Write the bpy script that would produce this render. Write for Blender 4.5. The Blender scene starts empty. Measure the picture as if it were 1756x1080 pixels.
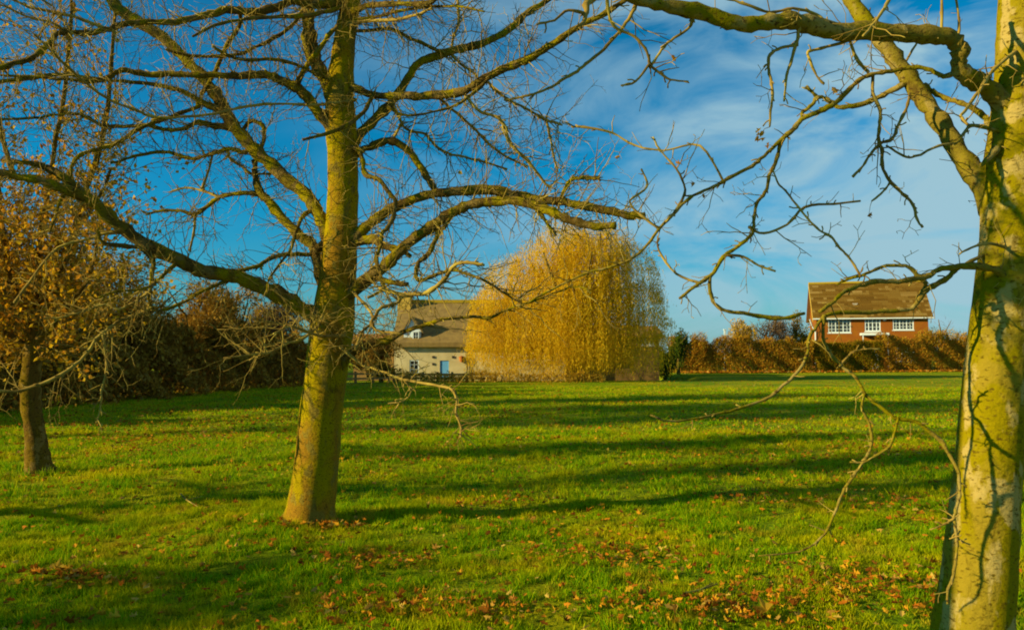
import bpy, math, random
import numpy as np
from mathutils import Vector
R = math.radians
random.seed(7); rng = np.random.default_rng(7)
scene = bpy.context.scene
COL = scene.collection

# ------------------------------------------------------------------ camera
F_PX, CX, CY, HOR, EYE = 1350.0, 878.0, 540.0, 604.0, 1.6
PITCH = math.atan((HOR - CY) / F_PX)
cam_d = bpy.data.cameras.new("camera"); cam = bpy.data.objects.new("camera", cam_d); COL.objects.link(cam)
cam_d.sensor_width = 36; cam_d.lens = 36 * F_PX / 1756; cam_d.clip_start = 0.05; cam_d.clip_end = 6000
cam.location = (0, 0, EYE); cam.rotation_euler = (math.pi / 2 + PITCH, 0, 0)
scene.camera = cam
# ------------------------------------------------------------------ light
SUN_EL, SUN_BACK = R(17.5), R(72)          # azimuth: measured from straight behind the camera towards the left
tosun = Vector((-math.sin(SUN_BACK) * math.cos(SUN_EL), -math.cos(SUN_BACK) * math.cos(SUN_EL), math.sin(SUN_EL)))
sd = bpy.data.lights.new("sun", 'SUN'); sd.energy = 5.0; sd.angle = R(0.5); sd.color = (1.0, 0.78, 0.36)
so = bpy.data.objects.new("sun", sd); COL.objects.link(so); so.rotation_euler = tosun.to_track_quat('Z', 'Y').to_euler(); so.location = (-20, -10, 20)
w = bpy.data.worlds.new("World"); scene.world = w; w.use_nodes = True
nt = w.node_tree; N = nt.nodes; L = nt.links; N.clear()
def nd(t, **k):
    n = N.new(t)
    for a, b in k.items(): setattr(n, a, b)
    return n
sky = nd('ShaderNodeTexSky', sky_type='NISHITA', sun_disc=False, sun_elevation=SUN_EL,
         sun_rotation=math.atan2(tosun.x, tosun.y), altitude=50, air_density=1.0, dust_density=0.6, ozone_density=2.5)
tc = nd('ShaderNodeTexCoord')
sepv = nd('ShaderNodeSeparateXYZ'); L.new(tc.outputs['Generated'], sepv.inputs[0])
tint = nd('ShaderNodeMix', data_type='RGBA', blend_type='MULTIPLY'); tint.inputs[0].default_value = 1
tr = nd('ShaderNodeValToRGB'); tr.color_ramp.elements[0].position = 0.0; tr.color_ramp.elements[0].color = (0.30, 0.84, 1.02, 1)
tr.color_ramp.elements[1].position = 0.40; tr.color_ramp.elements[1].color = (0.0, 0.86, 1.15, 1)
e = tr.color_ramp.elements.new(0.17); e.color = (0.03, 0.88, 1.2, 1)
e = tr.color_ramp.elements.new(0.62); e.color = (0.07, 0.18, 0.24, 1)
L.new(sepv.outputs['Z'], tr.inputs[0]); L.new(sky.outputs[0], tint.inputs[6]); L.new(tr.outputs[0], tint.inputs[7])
# clouds: wispy streaks, laid out by direction in the sky
mp = nd('ShaderNodeMapping'); mp.inputs['Scale'].default_value = (2.0, 2.0, 5.0); mp.inputs['Rotation'].default_value = (0.12, 0.28, 0.4); mp.inputs['Location'].default_value = (1.3, 0.4, 0.2)
n1 = nd('ShaderNodeTexNoise'); n1.inputs['Scale'].default_value = 1.7; n1.inputs['Detail'].default_value = 9; n1.inputs['Roughness'].default_value = 0.55; n1.inputs['Distortion'].default_value = 0.9
L.new(tc.outputs['Generated'], mp.inputs[0]); L.new(mp.outputs[0], n1.inputs['Vector'])
cr = nd('ShaderNodeValToRGB'); cr.color_ramp.elements[0].position = 0.37; cr.color_ramp.elements[1].position = 0.57
L.new(n1.outputs['Fac'], cr.inputs[0])
side = nd('ShaderNodeMapRange'); side.inputs[1].default_value = -0.30; side.inputs[2].default_value = 0.38; side.inputs[3].default_value = 0.03; side.inputs[4].default_value = 0.95
L.new(sepv.outputs['X'], side.inputs[0])
mul = nd('ShaderNodeMath', operation='MULTIPLY'); L.new(cr.outputs[0], mul.inputs[0]); L.new(side.outputs[0], mul.inputs[1])
cm = nd('ShaderNodeMix', data_type='RGBA'); cm.inputs[7].default_value = (3.2, 5.15, 6.0, 1)
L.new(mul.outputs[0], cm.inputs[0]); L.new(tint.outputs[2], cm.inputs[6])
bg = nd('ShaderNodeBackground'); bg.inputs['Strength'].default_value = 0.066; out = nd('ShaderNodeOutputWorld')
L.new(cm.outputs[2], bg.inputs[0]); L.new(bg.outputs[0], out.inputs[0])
vs = scene.view_settings; vs.view_transform = 'Standard'; vs.look = 'None'; vs.exposure = 0.72; vs.gamma = 1; vs.use_curve_mapping = False
scene.cycles.filter_width = 1.9; scene.cycles.max_bounces = 4; scene.cycles.diffuse_bounces = 2; scene.cycles.transmission_bounces = 2; scene.cycles.transparent_max_bounces = 4

# ------------------------------------------------------------------ helpers
def P(x, y, Y):
    """photo pixel + real distance ahead of the camera -> world point"""
    u, v = (x - CX) / F_PX, (CY - y) / F_PX
    c, s = math.cos(PITCH), math.sin(PITCH)
    dy = c - v * s; dz = s + v * c
    k = Y / dy
    return np.array([u * k, Y, EYE + dz * k])
def px_size(Y): return Y / F_PX
def smooth(a, b, x):
    t = np.clip((x - a) / (b - a), 0, 1); return t * t * (3 - 2 * t)
def ground_h(x, y):
    x = np.asarray(x, float); y = np.asarray(y, float)
    near = 0.018 * np.sin(x * 1.3 + 0.5 * y) + 0.015 * np.sin(y * 1.7 - x * 0.6) + 0.012 * np.sin(3.1 * x + 2.2 * y)
    dip = -1.15 * smooth(45, 48.5, y) * smooth(-16, -12, x) * (1 - smooth(9.8, 12.2, x))
    return near * (1 - smooth(30, 50, y)) + dip
def noise2(x, y, s, seed=0):
    r = np.random.default_rng(seed); o = np.zeros_like(x)
    for i in range(7):
        a = r.uniform(0, 6.28); f = s * r.uniform(0.6, 1.8); ph = r.uniform(0, 6.28)
        o += np.sin((x * math.cos(a) + y * math.sin(a)) * f + ph + 1.3 * np.sin((y * math.cos(a) - x * math.sin(a)) * f * 0.6 + ph))
    return o / 7
def new_mesh(name, V, Fs, mat, parent=None, smooth_=False, mat_idx=None, loc=None):
    V = np.ascontiguousarray(V, dtype=np.float32); Fs = np.ascontiguousarray(Fs, dtype=np.int32)
    if loc is not None: V = V - np.array(loc, dtype=np.float32)
    m = bpy.data.meshes.new(name); k = Fs.shape[1]
    m.vertices.add(len(V)); m.vertices.foreach_set('co', V.ravel())
    m.loops.add(Fs.size); m.loops.foreach_set('vertex_index', Fs.ravel())
    m.polygons.add(len(Fs)); m.polygons.foreach_set('loop_start', np.arange(len(Fs), dtype=np.int32) * k)
    m.polygons.foreach_set('use_smooth', np.full(len(Fs), smooth_, dtype=bool))
    for mm in (mat if isinstance(mat, (list, tuple)) else [mat]): m.materials.append(mm)
    if mat_idx is not None: m.polygons.foreach_set('material_index', np.asarray(mat_idx, dtype=np.int32))
    m.update(calc_edges=True)
    o = bpy.data.objects.new(name, m); COL.objects.link(o)
    if loc is not None: o.location = loc
    if parent is not None:
        o.parent = parent
        if loc is None: o.location = -Vector(parent.location)
    return o
def empty(name, loc, label, cat, group=None):
    o = bpy.data.objects.new(name, None); COL.objects.link(o); o.location = tuple(float(q) for q in loc); o.empty_display_size = 0.3
    o['label'] = label; o['category'] = cat
    if group: o['group'] = group
    return o
class Bag:
    """collects quads into one mesh"""
    def __init__(s): s.V = []; s.F = []; s.M = []; s.n = 0
    def add(s, V, Fs, mi=0):
        s.V.append(V); s.F.append(Fs + s.n); s.M.append(np.full(len(Fs), mi)); s.n += len(V)
    def build(s, name, mat, parent=None, smooth_=False):
        return new_mesh(name, np.concatenate(s.V), np.concatenate(s.F), mat, parent, smooth_, np.concatenate(s.M))
    def box(s, x0, x1, y0, y1, z0, z1, mi=0):
        V = np.array([[x, y, z] for z in (z0, z1) for y in (y0, y1) for x in (x0, x1)], float)
        s.add(V, np.array([[0, 2, 3, 1], [4, 5, 7, 6], [0, 1, 5, 4], [2, 6, 7, 3], [0, 4, 6, 2], [1, 3, 7, 5]]), mi)
    def poly(s, pts, mi=0):
        s.add(np.array(pts, float), np.array([[0, 1, 2, 3]]), mi)
    def prism(s, a, b, mi=0):
        """closed solid between two quads a and b (same winding)"""
        V = np.array(list(a) + list(b), float)
        s.add(V, np.array([[0, 3, 2, 1], [4, 5, 6, 7], [0, 1, 5, 4], [1, 2, 6, 5], [2, 3, 7, 6], [3, 0, 4, 7]]), mi)
_ring = {}
def tube(bag, pts, rad, sides=6, ref=None, mi=0, jit=0.0, cap=True):
    pts = np.asarray(pts, float); rad = np.asarray(rad, float); n = len(pts)
    if n < 2: return
    if cap:
        d = pts[-1] - pts[-2]; d = d / (np.linalg.norm(d) + 1e-9)
        pts = np.vstack([pts, pts[-1] + d * rad[-1] * 0.25]); rad = np.append(rad, rad[-1] * 0.05); n += 1
    T = np.gradient(pts, axis=0); T /= (np.linalg.norm(T, axis=1, keepdims=True) + 1e-9)
    if ref is None:
        m = np.abs(T.mean(0)); ref = np.zeros(3); ref[int(np.argmin(m))] = 1
    A = np.cross(T, ref); A /= (np.linalg.norm(A, axis=1, keepdims=True) + 1e-9)
    B = np.cross(T, A)
    if sides not in _ring:
        a = np.arange(sides) * 2 * math.pi / sides; _ring[sides] = (np.cos(a), np.sin(a))
    c, s_ = _ring[sides]
    rr = np.repeat(rad[:, None], sides, 1)
    if jit: rr = rr * (1 + jit * rng.normal(size=rr.shape))
    V = pts[:, None, :] + rr[..., None] * (c[None, :, None] * A[:, None, :] + s_[None, :, None] * B[:, None, :])
    i = np.arange(n - 1)[:, None] * sides; j = np.arange(sides)[None, :]; j2 = (j + 1) % sides
    Fq = np.stack([i + j, i + j2, i + sides + j2, i + sides + j], -1).reshape(-1, 4)
    bag.add(V.reshape(-1, 3), Fq, mi)
def catmull(p, sub):
    p = np.asarray(p, float); q = np.vstack([2 * p[0] - p[1], p, 2 * p[-1] - p[-2]]); o = []
    t = (np.arange(sub) / sub)[:, None]
    for i in range(1, len(q) - 2):
        a, b, c, d = q[i - 1], q[i], q[i + 1], q[i + 2]
        o.append(0.5 * (2 * b + (c - a) * t + (2 * a - 5 * b + 4 * c - d) * t ** 2 + (3 * b - a - 3 * c + d) * t ** 3))
    o.append(q[-2][None]); return np.vstack(o)
def rvec():
    v = rng.normal(size=3); return v / np.linalg.norm(v)
def twig(bag, p, d, length, r, level, mi=0, seg=0.07, kink=0.38, up=0.03, childp=0.5, tips=None, sides=4):
    n = max(2, int(length / seg)); pts = [p]; d = d / np.linalg.norm(d)
    side = rvec(); side -= d * side.dot(d); sgn = 1; kids = []
    for k in range(n):
        sgn = -sgn
        dd = d + side * sgn * kink * 0.55 + rng.normal(size=3) * kink * 0.35; dd[2] += up; dd /= np.linalg.norm(dd)
        d = 0.7 * d + 0.3 * dd; d /= np.linalg.norm(d)
        q = pts[-1] + dd * seg * rng.uniform(0.7, 1.3); pts.append(q)
        if level > 0 and rng.random() < childp and k < n - 1: kids.append((q, d, k / n, sgn))
        elif level <= 0 and r < 0.004 and rng.random() < 0.35:
            s2 = dd * 0.4 + side * sgn * rng.uniform(0.5, 1.0) + rng.normal(size=3) * 0.3
            tube(bag, [q, q + s2 / np.linalg.norm(s2) * rng.uniform(0.012, 0.03)], [r * 0.9, r * 1.1], 3, mi=mi, cap=False)
    pts = np.array(pts); rad = np.linspace(r, max(r * 0.45, 0.0012), len(pts))
    tube(bag, pts, rad, sides, mi=mi)
    if tips is not None: tips.append(pts)
    for q, dq, t, sg in kids:
        s2 = dq * 0.7 + side * sg * rng.uniform(0.5, 1.1) + rng.normal(size=3) * 0.35
        twig(bag, q, s2, length * rng.uniform(0.28, 0.6) * (1 - 0.4 * t), r * 0.62, level - 1, mi, seg * 0.85, kink, up, childp * 0.8, tips, 3)
def kites(C, D, Nn, ln, wd, fold=0.0):
    """leaf-like kites at centres C, along D, facing Nn"""
    D = D / (np.linalg.norm(D, axis=1, keepdims=True) + 1e-9); S = np.cross(D, Nn); S /= (np.linalg.norm(S, axis=1, keepdims=True) + 1e-9)
    U = np.cross(S, D); ln = ln[:, None]; wd = wd[:, None]
    V = np.stack([C - D * ln * 0.5, C + S * wd * 0.5 + U * wd * fold, C + D * ln * 0.5, C - S * wd * 0.5 + U * wd * fold], 1)
    n = len(C); Fq = (np.arange(n)[:, None] * 4 + np.arange(4)[None, :])
    return V.reshape(-1, 3), Fq
def rdirs(n):
    v = rng.normal(size=(n, 3)); return v / np.linalg.norm(v, axis=1, keepdims=True)

# ------------------------------------------------------------------ materials
def mat(name, build, rough=0.85, spec=0.25):
    m = bpy.data.materials.new(name); m.use_nodes = True; t = m.node_tree; t.nodes.clear()
    o = t.nodes.new('ShaderNodeOutputMaterial'); b = t.nodes.new('ShaderNodeBsdfPrincipled')
    b.inputs['Roughness'].default_value = rough; b.inputs['Specular IOR Level'].default_value = spec
    t.links.new(b.outputs[0], o.inputs[0]); build(t, b, o); return m
def n_noise(t, scale, detail=4, vec=None, rough=0.55, dist=0.0, stretch=None, coord='Object'):
    n = t.nodes.new('ShaderNodeTexNoise'); n.inputs['Scale'].default_value = scale; n.inputs['Detail'].default_value = detail
    n.inputs['Roughness'].default_value = rough; n.inputs['Distortion'].default_value = dist
    c = t.nodes.new('ShaderNodeTexCoord'); mpn = t.nodes.new('ShaderNodeMapping')
    if stretch: mpn.inputs['Scale'].default_value = stretch
    t.links.new(c.outputs[coord], mpn.inputs[0]); t.links.new(mpn.outputs[0], n.inputs['Vector']); return n.outputs['Fac']
def n_ramp(t, fac, stops, interp='LINEAR'):
    r = t.nodes.new('ShaderNodeValToRGB'); r.color_ramp.interpolation = interp
    els = r.color_ramp.elements
    while len(els) < len(stops): els.new(0.5)
    for e_, (p_, c_) in zip(els, stops): e_.position = p_; e_.color = (*c_, 1)
    t.links.new(fac, r.inputs[0]); return r.outputs[0]
def n_mix(t, fac, a, b, mode='MIX'):
    m = t.nodes.new('ShaderNodeMix'); m.data_type = 'RGBA'; m.blend_type = mode
    for i, v in ((0, fac), (6, a), (7, b)):
        if isinstance(v, (int, float)): m.inputs[i].default_value = v
        elif isinstance(v, tuple): m.inputs[i].default_value = (*v, 1)
        else: t.links.new(v, m.inputs[i])
    return m.outputs[2]
def n_bump(t, b, h, strength, dist):
    u = t.nodes.new('ShaderNodeBump'); u.inputs['Strength'].default_value = strength; u.inputs['Distance'].default_value = dist
    t.links.new(h, u.inputs['Height']); t.links.new(u.outputs[0], b.inputs['Normal'])
BW = [(0.0, (0, 0, 0)), (1.0, (1, 1, 1))]
def bark(name, moss, bare, dark, patch, fine=60, mossamt=(0.35, 0.55), bump=0.5):
    def f(t, b, o):
        a = n_noise(t, 5, 6, stretch=(1, 1, 0.45), dist=0.6); c1 = n_mix(t, n_ramp(t, a, [(mossamt[0], (0, 0, 0)), (mossamt[1], (1, 1, 1))]), bare, moss)
        p_ = n_noise(t, 9, 5, stretch=(1, 1, 0.6)); c2 = n_mix(t, n_ramp(t, p_, [(0.54, (0, 0, 0)), (0.60, (1, 1, 1))]), c1, patch)
        s = n_noise(t, fine, 3, stretch=(1, 1, 1.9)); c3 = n_mix(t, n_ramp(t, s, [(0.32, (1, 1, 1)), (0.45, (0, 0, 0))]), c2, dark)
        k_ = n_noise(t, 13, 6, stretch=(1, 1, .35), rough=.7, dist=.8); c3 = n_mix(t, n_ramp(t, k_, [(0.60, (0, 0, 0)), (0.68, (.7, .7, .7))]), c3, dark)
        t.links.new(c3, b.inputs['Base Color']); 
        bb = n_noise(t, fine * 0.6, 6, stretch=(1, 1, 1.4), rough=0.65); n_bump(t, b, bb, bump, 0.02)
    return mat(name, f, 0.95, 0.04)
M_bark = bark('bark_mossy', (0.29, 0.225, 0.001), (0.25, 0.14, 0.010), (0.06, 0.035, 0.006), (0.20, 0.15, 0.02), 55, (0.38, 0.56), 0.8)
M_limb = bark('bark_limb', (0.24, 0.20, 0.002), (0.10, 0.065, 0.015), (0.04, 0.025, 0.008), (0.17, 0.12, 0.035), 50, (0.42, 0.60), 0.9)
M_barkR = bark('bark_pale', (0.22, 0.18, 0.001), (0.25, 0.19, 0.015), (0.10, 0.07, 0.005), (0.36, 0.28, 0.085), 38, (0.44, 0.52), 0.7)
M_limbR = bark('bark_pale_limb', (0.19, 0.165, 0.002), (0.20, 0.15, 0.025), (0.06, 0.035, 0.010), (0.27, 0.21, 0.06), 40, (0.42, 0.58), 0.6)
M_barkL = bark('bark_brown', (0.14, 0.095, 0.004), (0.12, 0.07, 0.012), (0.025, 0.014, 0.004), (0.20, 0.13, 0.03), 32, (0.45, 0.65), 1.0)
M_barkB = bark('bark_dark', (0.12, 0.09, 0.01), (0.14, 0.08, 0.03), (0.03, 0.02, 0.01), (0.18, 0.12, 0.05), 30)
def f_(t, b, o):
    a = n_noise(t, 6, 4); t.links.new(n_ramp(t, a, [(0.3, (0.13, 0.08, 0.018)), (0.5, (0.28, 0.20, 0.045)), (0.7, (0.40, 0.32, 0.06))]), b.inputs['Base Color'])
M_twig = mat('twig_tan', f_, 0.8, 0.06)
def leafmat(name, cols, transl=0.35, noise=None, rough=0.7, spread=0.0):
    def f(t, b, o):
        g = t.nodes.new('ShaderNodeNewGeometry'); k = len(cols)
        c = n_ramp(t, g.outputs['Random Per Island'], [(i / max(1, k - 1), q) for i, q in enumerate(cols)])
        if noise:
            sc, col2, lo, hi = noise; c = n_mix(t, n_ramp(t, n_noise(t, sc, 4, coord='Object'), [(lo, (0, 0, 0)), (hi, (1, 1, 1))]), c, col2)
        if name == 'grass_blade': c = n_mix(t, n_ramp(t, n_noise(t, 2.6, 5, coord='Object', rough=.65), [(.54, (0, 0, 0)), (.68, (.75, .75, .75))]), c, (.46, .30, .02))
        t.links.new(c, b.inputs['Base Color'])
        tr_ = t.nodes.new('ShaderNodeBsdfTranslucent'); t.links.new(c, tr_.inputs[0]); ms = t.nodes.new('ShaderNodeMixShader'); ms.inputs[0].default_value = transl
        t.links.new(b.outputs[0], ms.inputs[1]); t.links.new(tr_.outputs[0], ms.inputs[2]); t.links.new(ms.outputs[0], o.inputs[0])
    return mat(name, f, rough, 0.04)
M_grass = leafmat('grass_blade', [(0.05, 0.16, 0.001), (0.15, 0.35, 0.001), (0.27, 0.44, 0.001), (0.52, 0.48, 0.004)], 0.42, (0.8, (0.50, 0.46, 0.002), 0.46, 0.66))
M_fallen = leafmat('fallen_leaf', [(0.12, 0.04, 0.006), (0.36, 0.11, 0.008), (0.48, 0.20, 0.012), (0.52, 0.30, 0.015), (0.26, 0.08, 0.008), (0.50, 0.36, 0.07)], 0.2)
M_orange = leafmat('orange_leaf', [(0.36, 0.15, 0.01), (0.60, 0.30, 0.01), (0.66, 0.42, 0.01), (0.32, 0.20, 0.02), (0.56, 0.24, 0.02)], 0.45)
M_brownleaf = leafmat('brown_leaf', [(0.13, 0.06, 0.010), (0.30, 0.15, 0.012), (0.40, 0.24, 0.03), (0.20, 0.13, 0.03)], 0.25)
M_rustleaf = leafmat('rust_leaf', [(0.22, 0.10, 0.012), (0.42, 0.18, 0.012), (0.46, 0.28, 0.02), (0.32, 0.25, 0.02)], 0.25)
M_greyleaf = leafmat('grey_brown_leaf', [(0.08, 0.05, 0.03), (0.15, 0.10, 0.06), (0.22, 0.14, 0.07)], 0.2)
M_green = leafmat('dark_green_leaf', [(0.02, 0.05, 0.006), (0.05, 0.10, 0.008), (0.09, 0.12, 0.01)], 0.2)
M_olive = leafmat('olive_leaf', [(0.18, 0.15, 0.004), (0.28, 0.22, 0.005), (0.30, 0.13, 0.012), (0.12, 0.14, 0.008)], 0.25)
M_gold = leafmat('golden_leaf', [(0.40, 0.24, 0.02), (0.55, 0.35, 0.02), (0.60, 0.42, 0.08)], 0.35)
M_willow = leafmat('willow_leaf', [(0.56, 0.33, 0.008), (0.76, 0.50, 0.01), (0.84, 0.62, 0.03), (0.68, 0.44, 0.02)], 0.55, (0.45, (0.50, 0.30, 0.01), 0.5, 0.75))
M_hang = leafmat('dry_leaf', [(0.50, 0.26, 0.015), (0.60, 0.38, 0.02), (0.42, 0.18, 0.015)], 0.6)
def f_(t, b, o):
    big = n_noise(t, 0.35, 5, coord='Object'); fine = n_noise(t, 9, 6, coord='Object', rough=0.7)
    g = n_ramp(t, fine, [(0.30, (0.03, 0.035, 0.002)), (0.5, (0.14, 0.26, 0.001)), (0.70, (0.32, 0.40, 0.002))])
    y = n_ramp(t, fine, [(0.30, (0.07, 0.09, 0.002)), (0.5, (0.34, 0.35, 0.002)), (0.70, (0.50, 0.44, 0.004))])
    t.links.new(n_mix(t, n_ramp(t, big, [(0.40, (0, 0, 0)), (0.62, (1, 1, 1))]), g, y), b.inputs['Base Color'])
    n_bump(t, b, n_noise(t, 14, 5, rough=0.7), 1.0, 0.10)
M_ground = mat('lawn', f_, 0.95, 0.05)

# ------------------------------------------------------------------ ground, one sheet to the horizon
def axis_pts(a, b, fine_a, fine_b, step, n_out):
    inner = np.arange(fine_a, fine_b + step, step)
    lo = fine_a - np.geomspace(step, fine_a - a, n_out)[::-1] if fine_a > a else []
    hi = fine_b + step + np.geomspace(step, b - fine_b, n_out)
    return np.concatenate([lo, inner, hi])
xs = axis_pts(-2500, 2500, -22, 28, 0.5, 26); ys = axis_pts(-600, 5000, -6, 62, 0.5, 26)
GX, GY = np.meshgrid(xs, ys, indexing='xy'); GZ = ground_h(GX, GY)
ii = np.arange(len(ys) - 1)[:, None] * len(xs) + np.arange(len(xs) - 1)[None, :]
gf = np.stack([ii, ii + 1, ii + len(xs) + 1, ii + len(xs)], -1).reshape(-1, 4)
ground = new_mesh('ground', np.stack([GX, GY, GZ], -1).reshape(-1, 3), gf, M_ground, smooth_=True); ground['kind'] = 'structure'
ground['label'] = 'rough green lawn of the park, mown and gently uneven'

# ------------------------------------------------------------------ grass blades
def in_view(n, y0, y1, margin=0.9):
    u = rng.random(n); y = np.sqrt(y0 ** 2 + u * (y1 ** 2 - y0 ** 2)); x = (rng.random(n) * 2 - 1) * (y * 0.69 + margin); return x, y
TRUNKS = []   # filled below, but known now for the taller grass round the bases
TR_XY = [(-1.88, 7.45, 0.24), (2.12, 3.62, 0.2), (-6.4, 10.6, 0.18)]
def blades(n, y0, y1, hmin, hmax, wd, segs):
    x, y = in_view(n, y0, y1)
    nt2 = n // 28; tx_, ty_ = in_view(nt2, y0, y1); k_ = rng.integers(0, nt2, n); tuf = rng.random(n) < .62
    sg = .028 * (1 + y0 / 12); x = np.where(tuf, tx_[k_] + rng.normal(0, sg, n), x); y = np.where(tuf, ty_[k_] + rng.normal(0, sg, n), y)
    cl = noise2(x, y, 5.5, 3) * 0.7 + noise2(x, y, 17, 5) * 0.9 + noise2(x, y, 30, 6) * .5
    keep = rng.random(n) < np.clip(0.70 + cl * 1.2, 0.12, 1); x, y, cl = x[keep], y[keep], cl[keep]; n = len(x)
    h = rng.uniform(hmin, hmax, n) * (1 + 1.0 * np.clip(cl, -0.7, 1.2))
    for tx, ty, tr_ in TR_XY:
        d = np.hypot(x - tx, y - ty); h = h * (1 + 0.9 * np.exp(-((d - tr_) / 0.22) ** 2)); ok = d > tr_ * 0.85
        x, y, h = x[ok], y[ok], h[ok]
    n = len(x); z = ground_h(x, y) - 0.004
    a = rng.uniform(0, 6.283, n); lean = rng.uniform(0.1, 0.9, n) * h; la = rng.uniform(0, 6.283, n)
    ww = wd * rng.uniform(0.6, 1.4, n); cx_, sx_ = np.cos(a) * ww / 2, np.sin(a) * ww / 2
    base = np.stack([x, y, z], 1); s = np.stack([cx_, sx_, np.zeros(n)], 1)
    mid = base + np.stack([np.cos(la) * lean * 0.3, np.sin(la) * lean * 0.3, h * 0.6], 1)
    tip = base + np.stack([np.cos(la) * lean, np.sin(la) * lean, h * rng.uniform(0.75, 1.0, n)], 1)
    if segs == 2:
        V = np.stack([base - s, base + s, mid + s * 0.7, tip, mid - s * 0.7], 1).reshape(-1, 3)
        o = np.arange(n)[:, None] * 5; Fq = np.concatenate([o + np.array([[0, 1, 2, 4]]), o + np.array([[4, 2, 3, 3]])])
        Fq = o + np.array([[0, 1, 2, 4]]); F3 = o + np.array([[4, 2, 3]])
        return V, Fq, F3
    V = np.stack([base - s, base + s, tip], 1).reshape(-1, 3); return V, None, np.arange(n)[:, None] * 3 + np.array([[0, 1, 2]])
VV = []; FF = []; off = 0
for (n, y0, y1, h0, h1, wd) in [(330000, 4.0, 8.5, 0.025, 0.066, 0.008), (260000, 8.5, 16, 0.03, 0.085, 0.012), (170000, 16, 36, 0.035, 0.085, 0.024)]:
    V, _, F3 = blades(n, y0, y1, h0, h1, wd, 1); VV.append(V); FF.append(F3 + off); off += len(V)
g = new_mesh('grass', np.concatenate(VV), np.concatenate(FF), M_grass); g['kind'] = 'stuff'; g['label'] = 'short green and yellowish grass blades of the lawn'; g['category'] = 'grass'

# ------------------------------------------------------------------ fallen leaves
def leaf_shape(n_side=4):
    # lobed leaf outline as 4 quads folded on the midrib: (along, across, up)
    return np.array([[-.5, 0, 0], [-.30, .28, .10], [-.05, .20, .05], [.05, .46, .18], [.22, .22, .07], [.5, 0, .04],
                     [.22, -.22, .07], [.05, -.46, .18], [-.05, -.20, .05], [-.30, -.28, .10], [0.05, 0, -0.02], [-.2, 0, 0]])
LS = leaf_shape(); LQ = np.array([[0, 1, 2, 11], [11, 2, 3, 10], [10, 3, 4, 5], [0, 11, 8, 9], [11, 10, 7, 8], [10, 5, 6, 7]])
def leaves_on_ground(x, y, size, lift=0.03):
    n = len(x); z = ground_h(x, y) + lift * rng.uniform(0.6, 1.5, n); a = rng.uniform(0, 6.283, n)
    nrm = np.stack([rng.normal(0, .35, n), rng.normal(0, .35, n), np.ones(n)], 1); nrm /= np.linalg.norm(nrm, axis=1, keepdims=True)
    d = np.stack([np.cos(a), np.sin(a), np.zeros(n)], 1); d -= nrm * (d * nrm).sum(1, keepdims=True); d /= np.linalg.norm(d, axis=1, keepdims=True)
    s = np.cross(nrm, d); q = LS[None] * np.stack([np.ones(n), rng.uniform(.6, 1.0, n), rng.uniform(-3.0, 4.5, n)], 1)[:, None, :]
    V = np.stack([x, y, z], 1)[:, None, :] + size[:, None, None] * (q[..., 0:1] * d[:, None] + q[..., 1:2] * s[:, None] + q[..., 2:3] * nrm[:, None])
    return V.reshape(-1, 3), (np.arange(n)[:, None, None] * 12 + LQ[None]).reshape(-1, 4)
x, y = in_view(110000, 4.0, 60)
dens = np.clip(0.20 + 0.55 * np.clip(noise2(x, y, 1.4, 11) + 0.1, 0, 1) + 0.25 * np.clip(noise2(x, y, 5, 12), 0, 1), 0, 1)
dens *= np.where(y < 6.2, 1.7, 1.0) * np.where((y > 10) & (y < 15) & (x > 2), 1.6, 1.0) * np.where((y > 12) & (y < 22) & (x < -3), 2.0, 1.0)
dens *= np.interp(y, [4, 9, 15, 25, 40, 60], [1.9, 1.8, 1.3, .55, .2, .06]) * (.35 + 1.3 * np.clip(noise2(x, y, .8, 41) + .35, 0, 1)); k = rng.random(len(x)) < dens * 1.25; x, y = x[k], y[k]
# denser drifts seen in the photograph
dr = []
for (pxx, pyy, n, sx, sy) in [(565, 905, 50, .2, .1), (500, 905, 25, .15, .08), (300, 930, 50, .6, .3), (1250, 800, 60, 1.0, .6), (1500, 860, 60, .5, .4), (950, 900, 60, .6, .4), (1000, 760, 60, 1.5, .8), (900, 700, 60, 2.5, 1.2), (430, 700, 60, 2.5, 1.2), (640, 960, 70, .3, .2), (140, 985, 70, .22, .12), (1060, 950, 110, .45, .22), (1300, 860, 60, .4, .2), (1560, 770, 120, .9, .5), (720, 1050, 120, .5, .2), (1450, 1010, 170, .5, .3), (1200, 1050, 120, .5, .2), (1130, 770, 40, .3, .3), (1400, 780, 90, 1.2, .3), (850, 860, 50, .4, .3), (350, 745, 160, 2.2, .7), (200, 760, 120, 2.0, .8), (1640, 900, 30, .3, .3), (660, 790, 40, .4, .3)]:
    Y = EYE * F_PX / (pyy - HOR); X = (pxx - CX) / F_PX * Y
    n = int(n * 2.3); dr.append((rng.normal(X, sx, n), rng.normal(Y, sy, n)))
x = np.concatenate([x] + [a for a, _ in dr]); y = np.concatenate([y] + [b for _, b in dr])
ok = y > 3.8; x, y = x[ok], y[ok]
# drift along the far hedge foot
hx = rng.uniform(13, 43, 5000); hy = 61.9 + (hx - 13) * 0.22 + rng.normal(0, .5, 5000) - 1.2
sz = np.concatenate([rng.uniform(.022, .07, len(x)) * np.where(y > 14, 1.3, 1), rng.uniform(.16, .3, 5000)])
V, Fq = leaves_on_ground(np.concatenate([x, hx]), np.concatenate([y, hy]), sz, 0.045)
fl = new_mesh('fallen_leaves', V, Fq, M_fallen); fl['kind'] = 'stuff'; fl['label'] = 'brown, orange and yellow autumn leaves scattered over the lawn'; fl['category'] = 'leaf litter'

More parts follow.
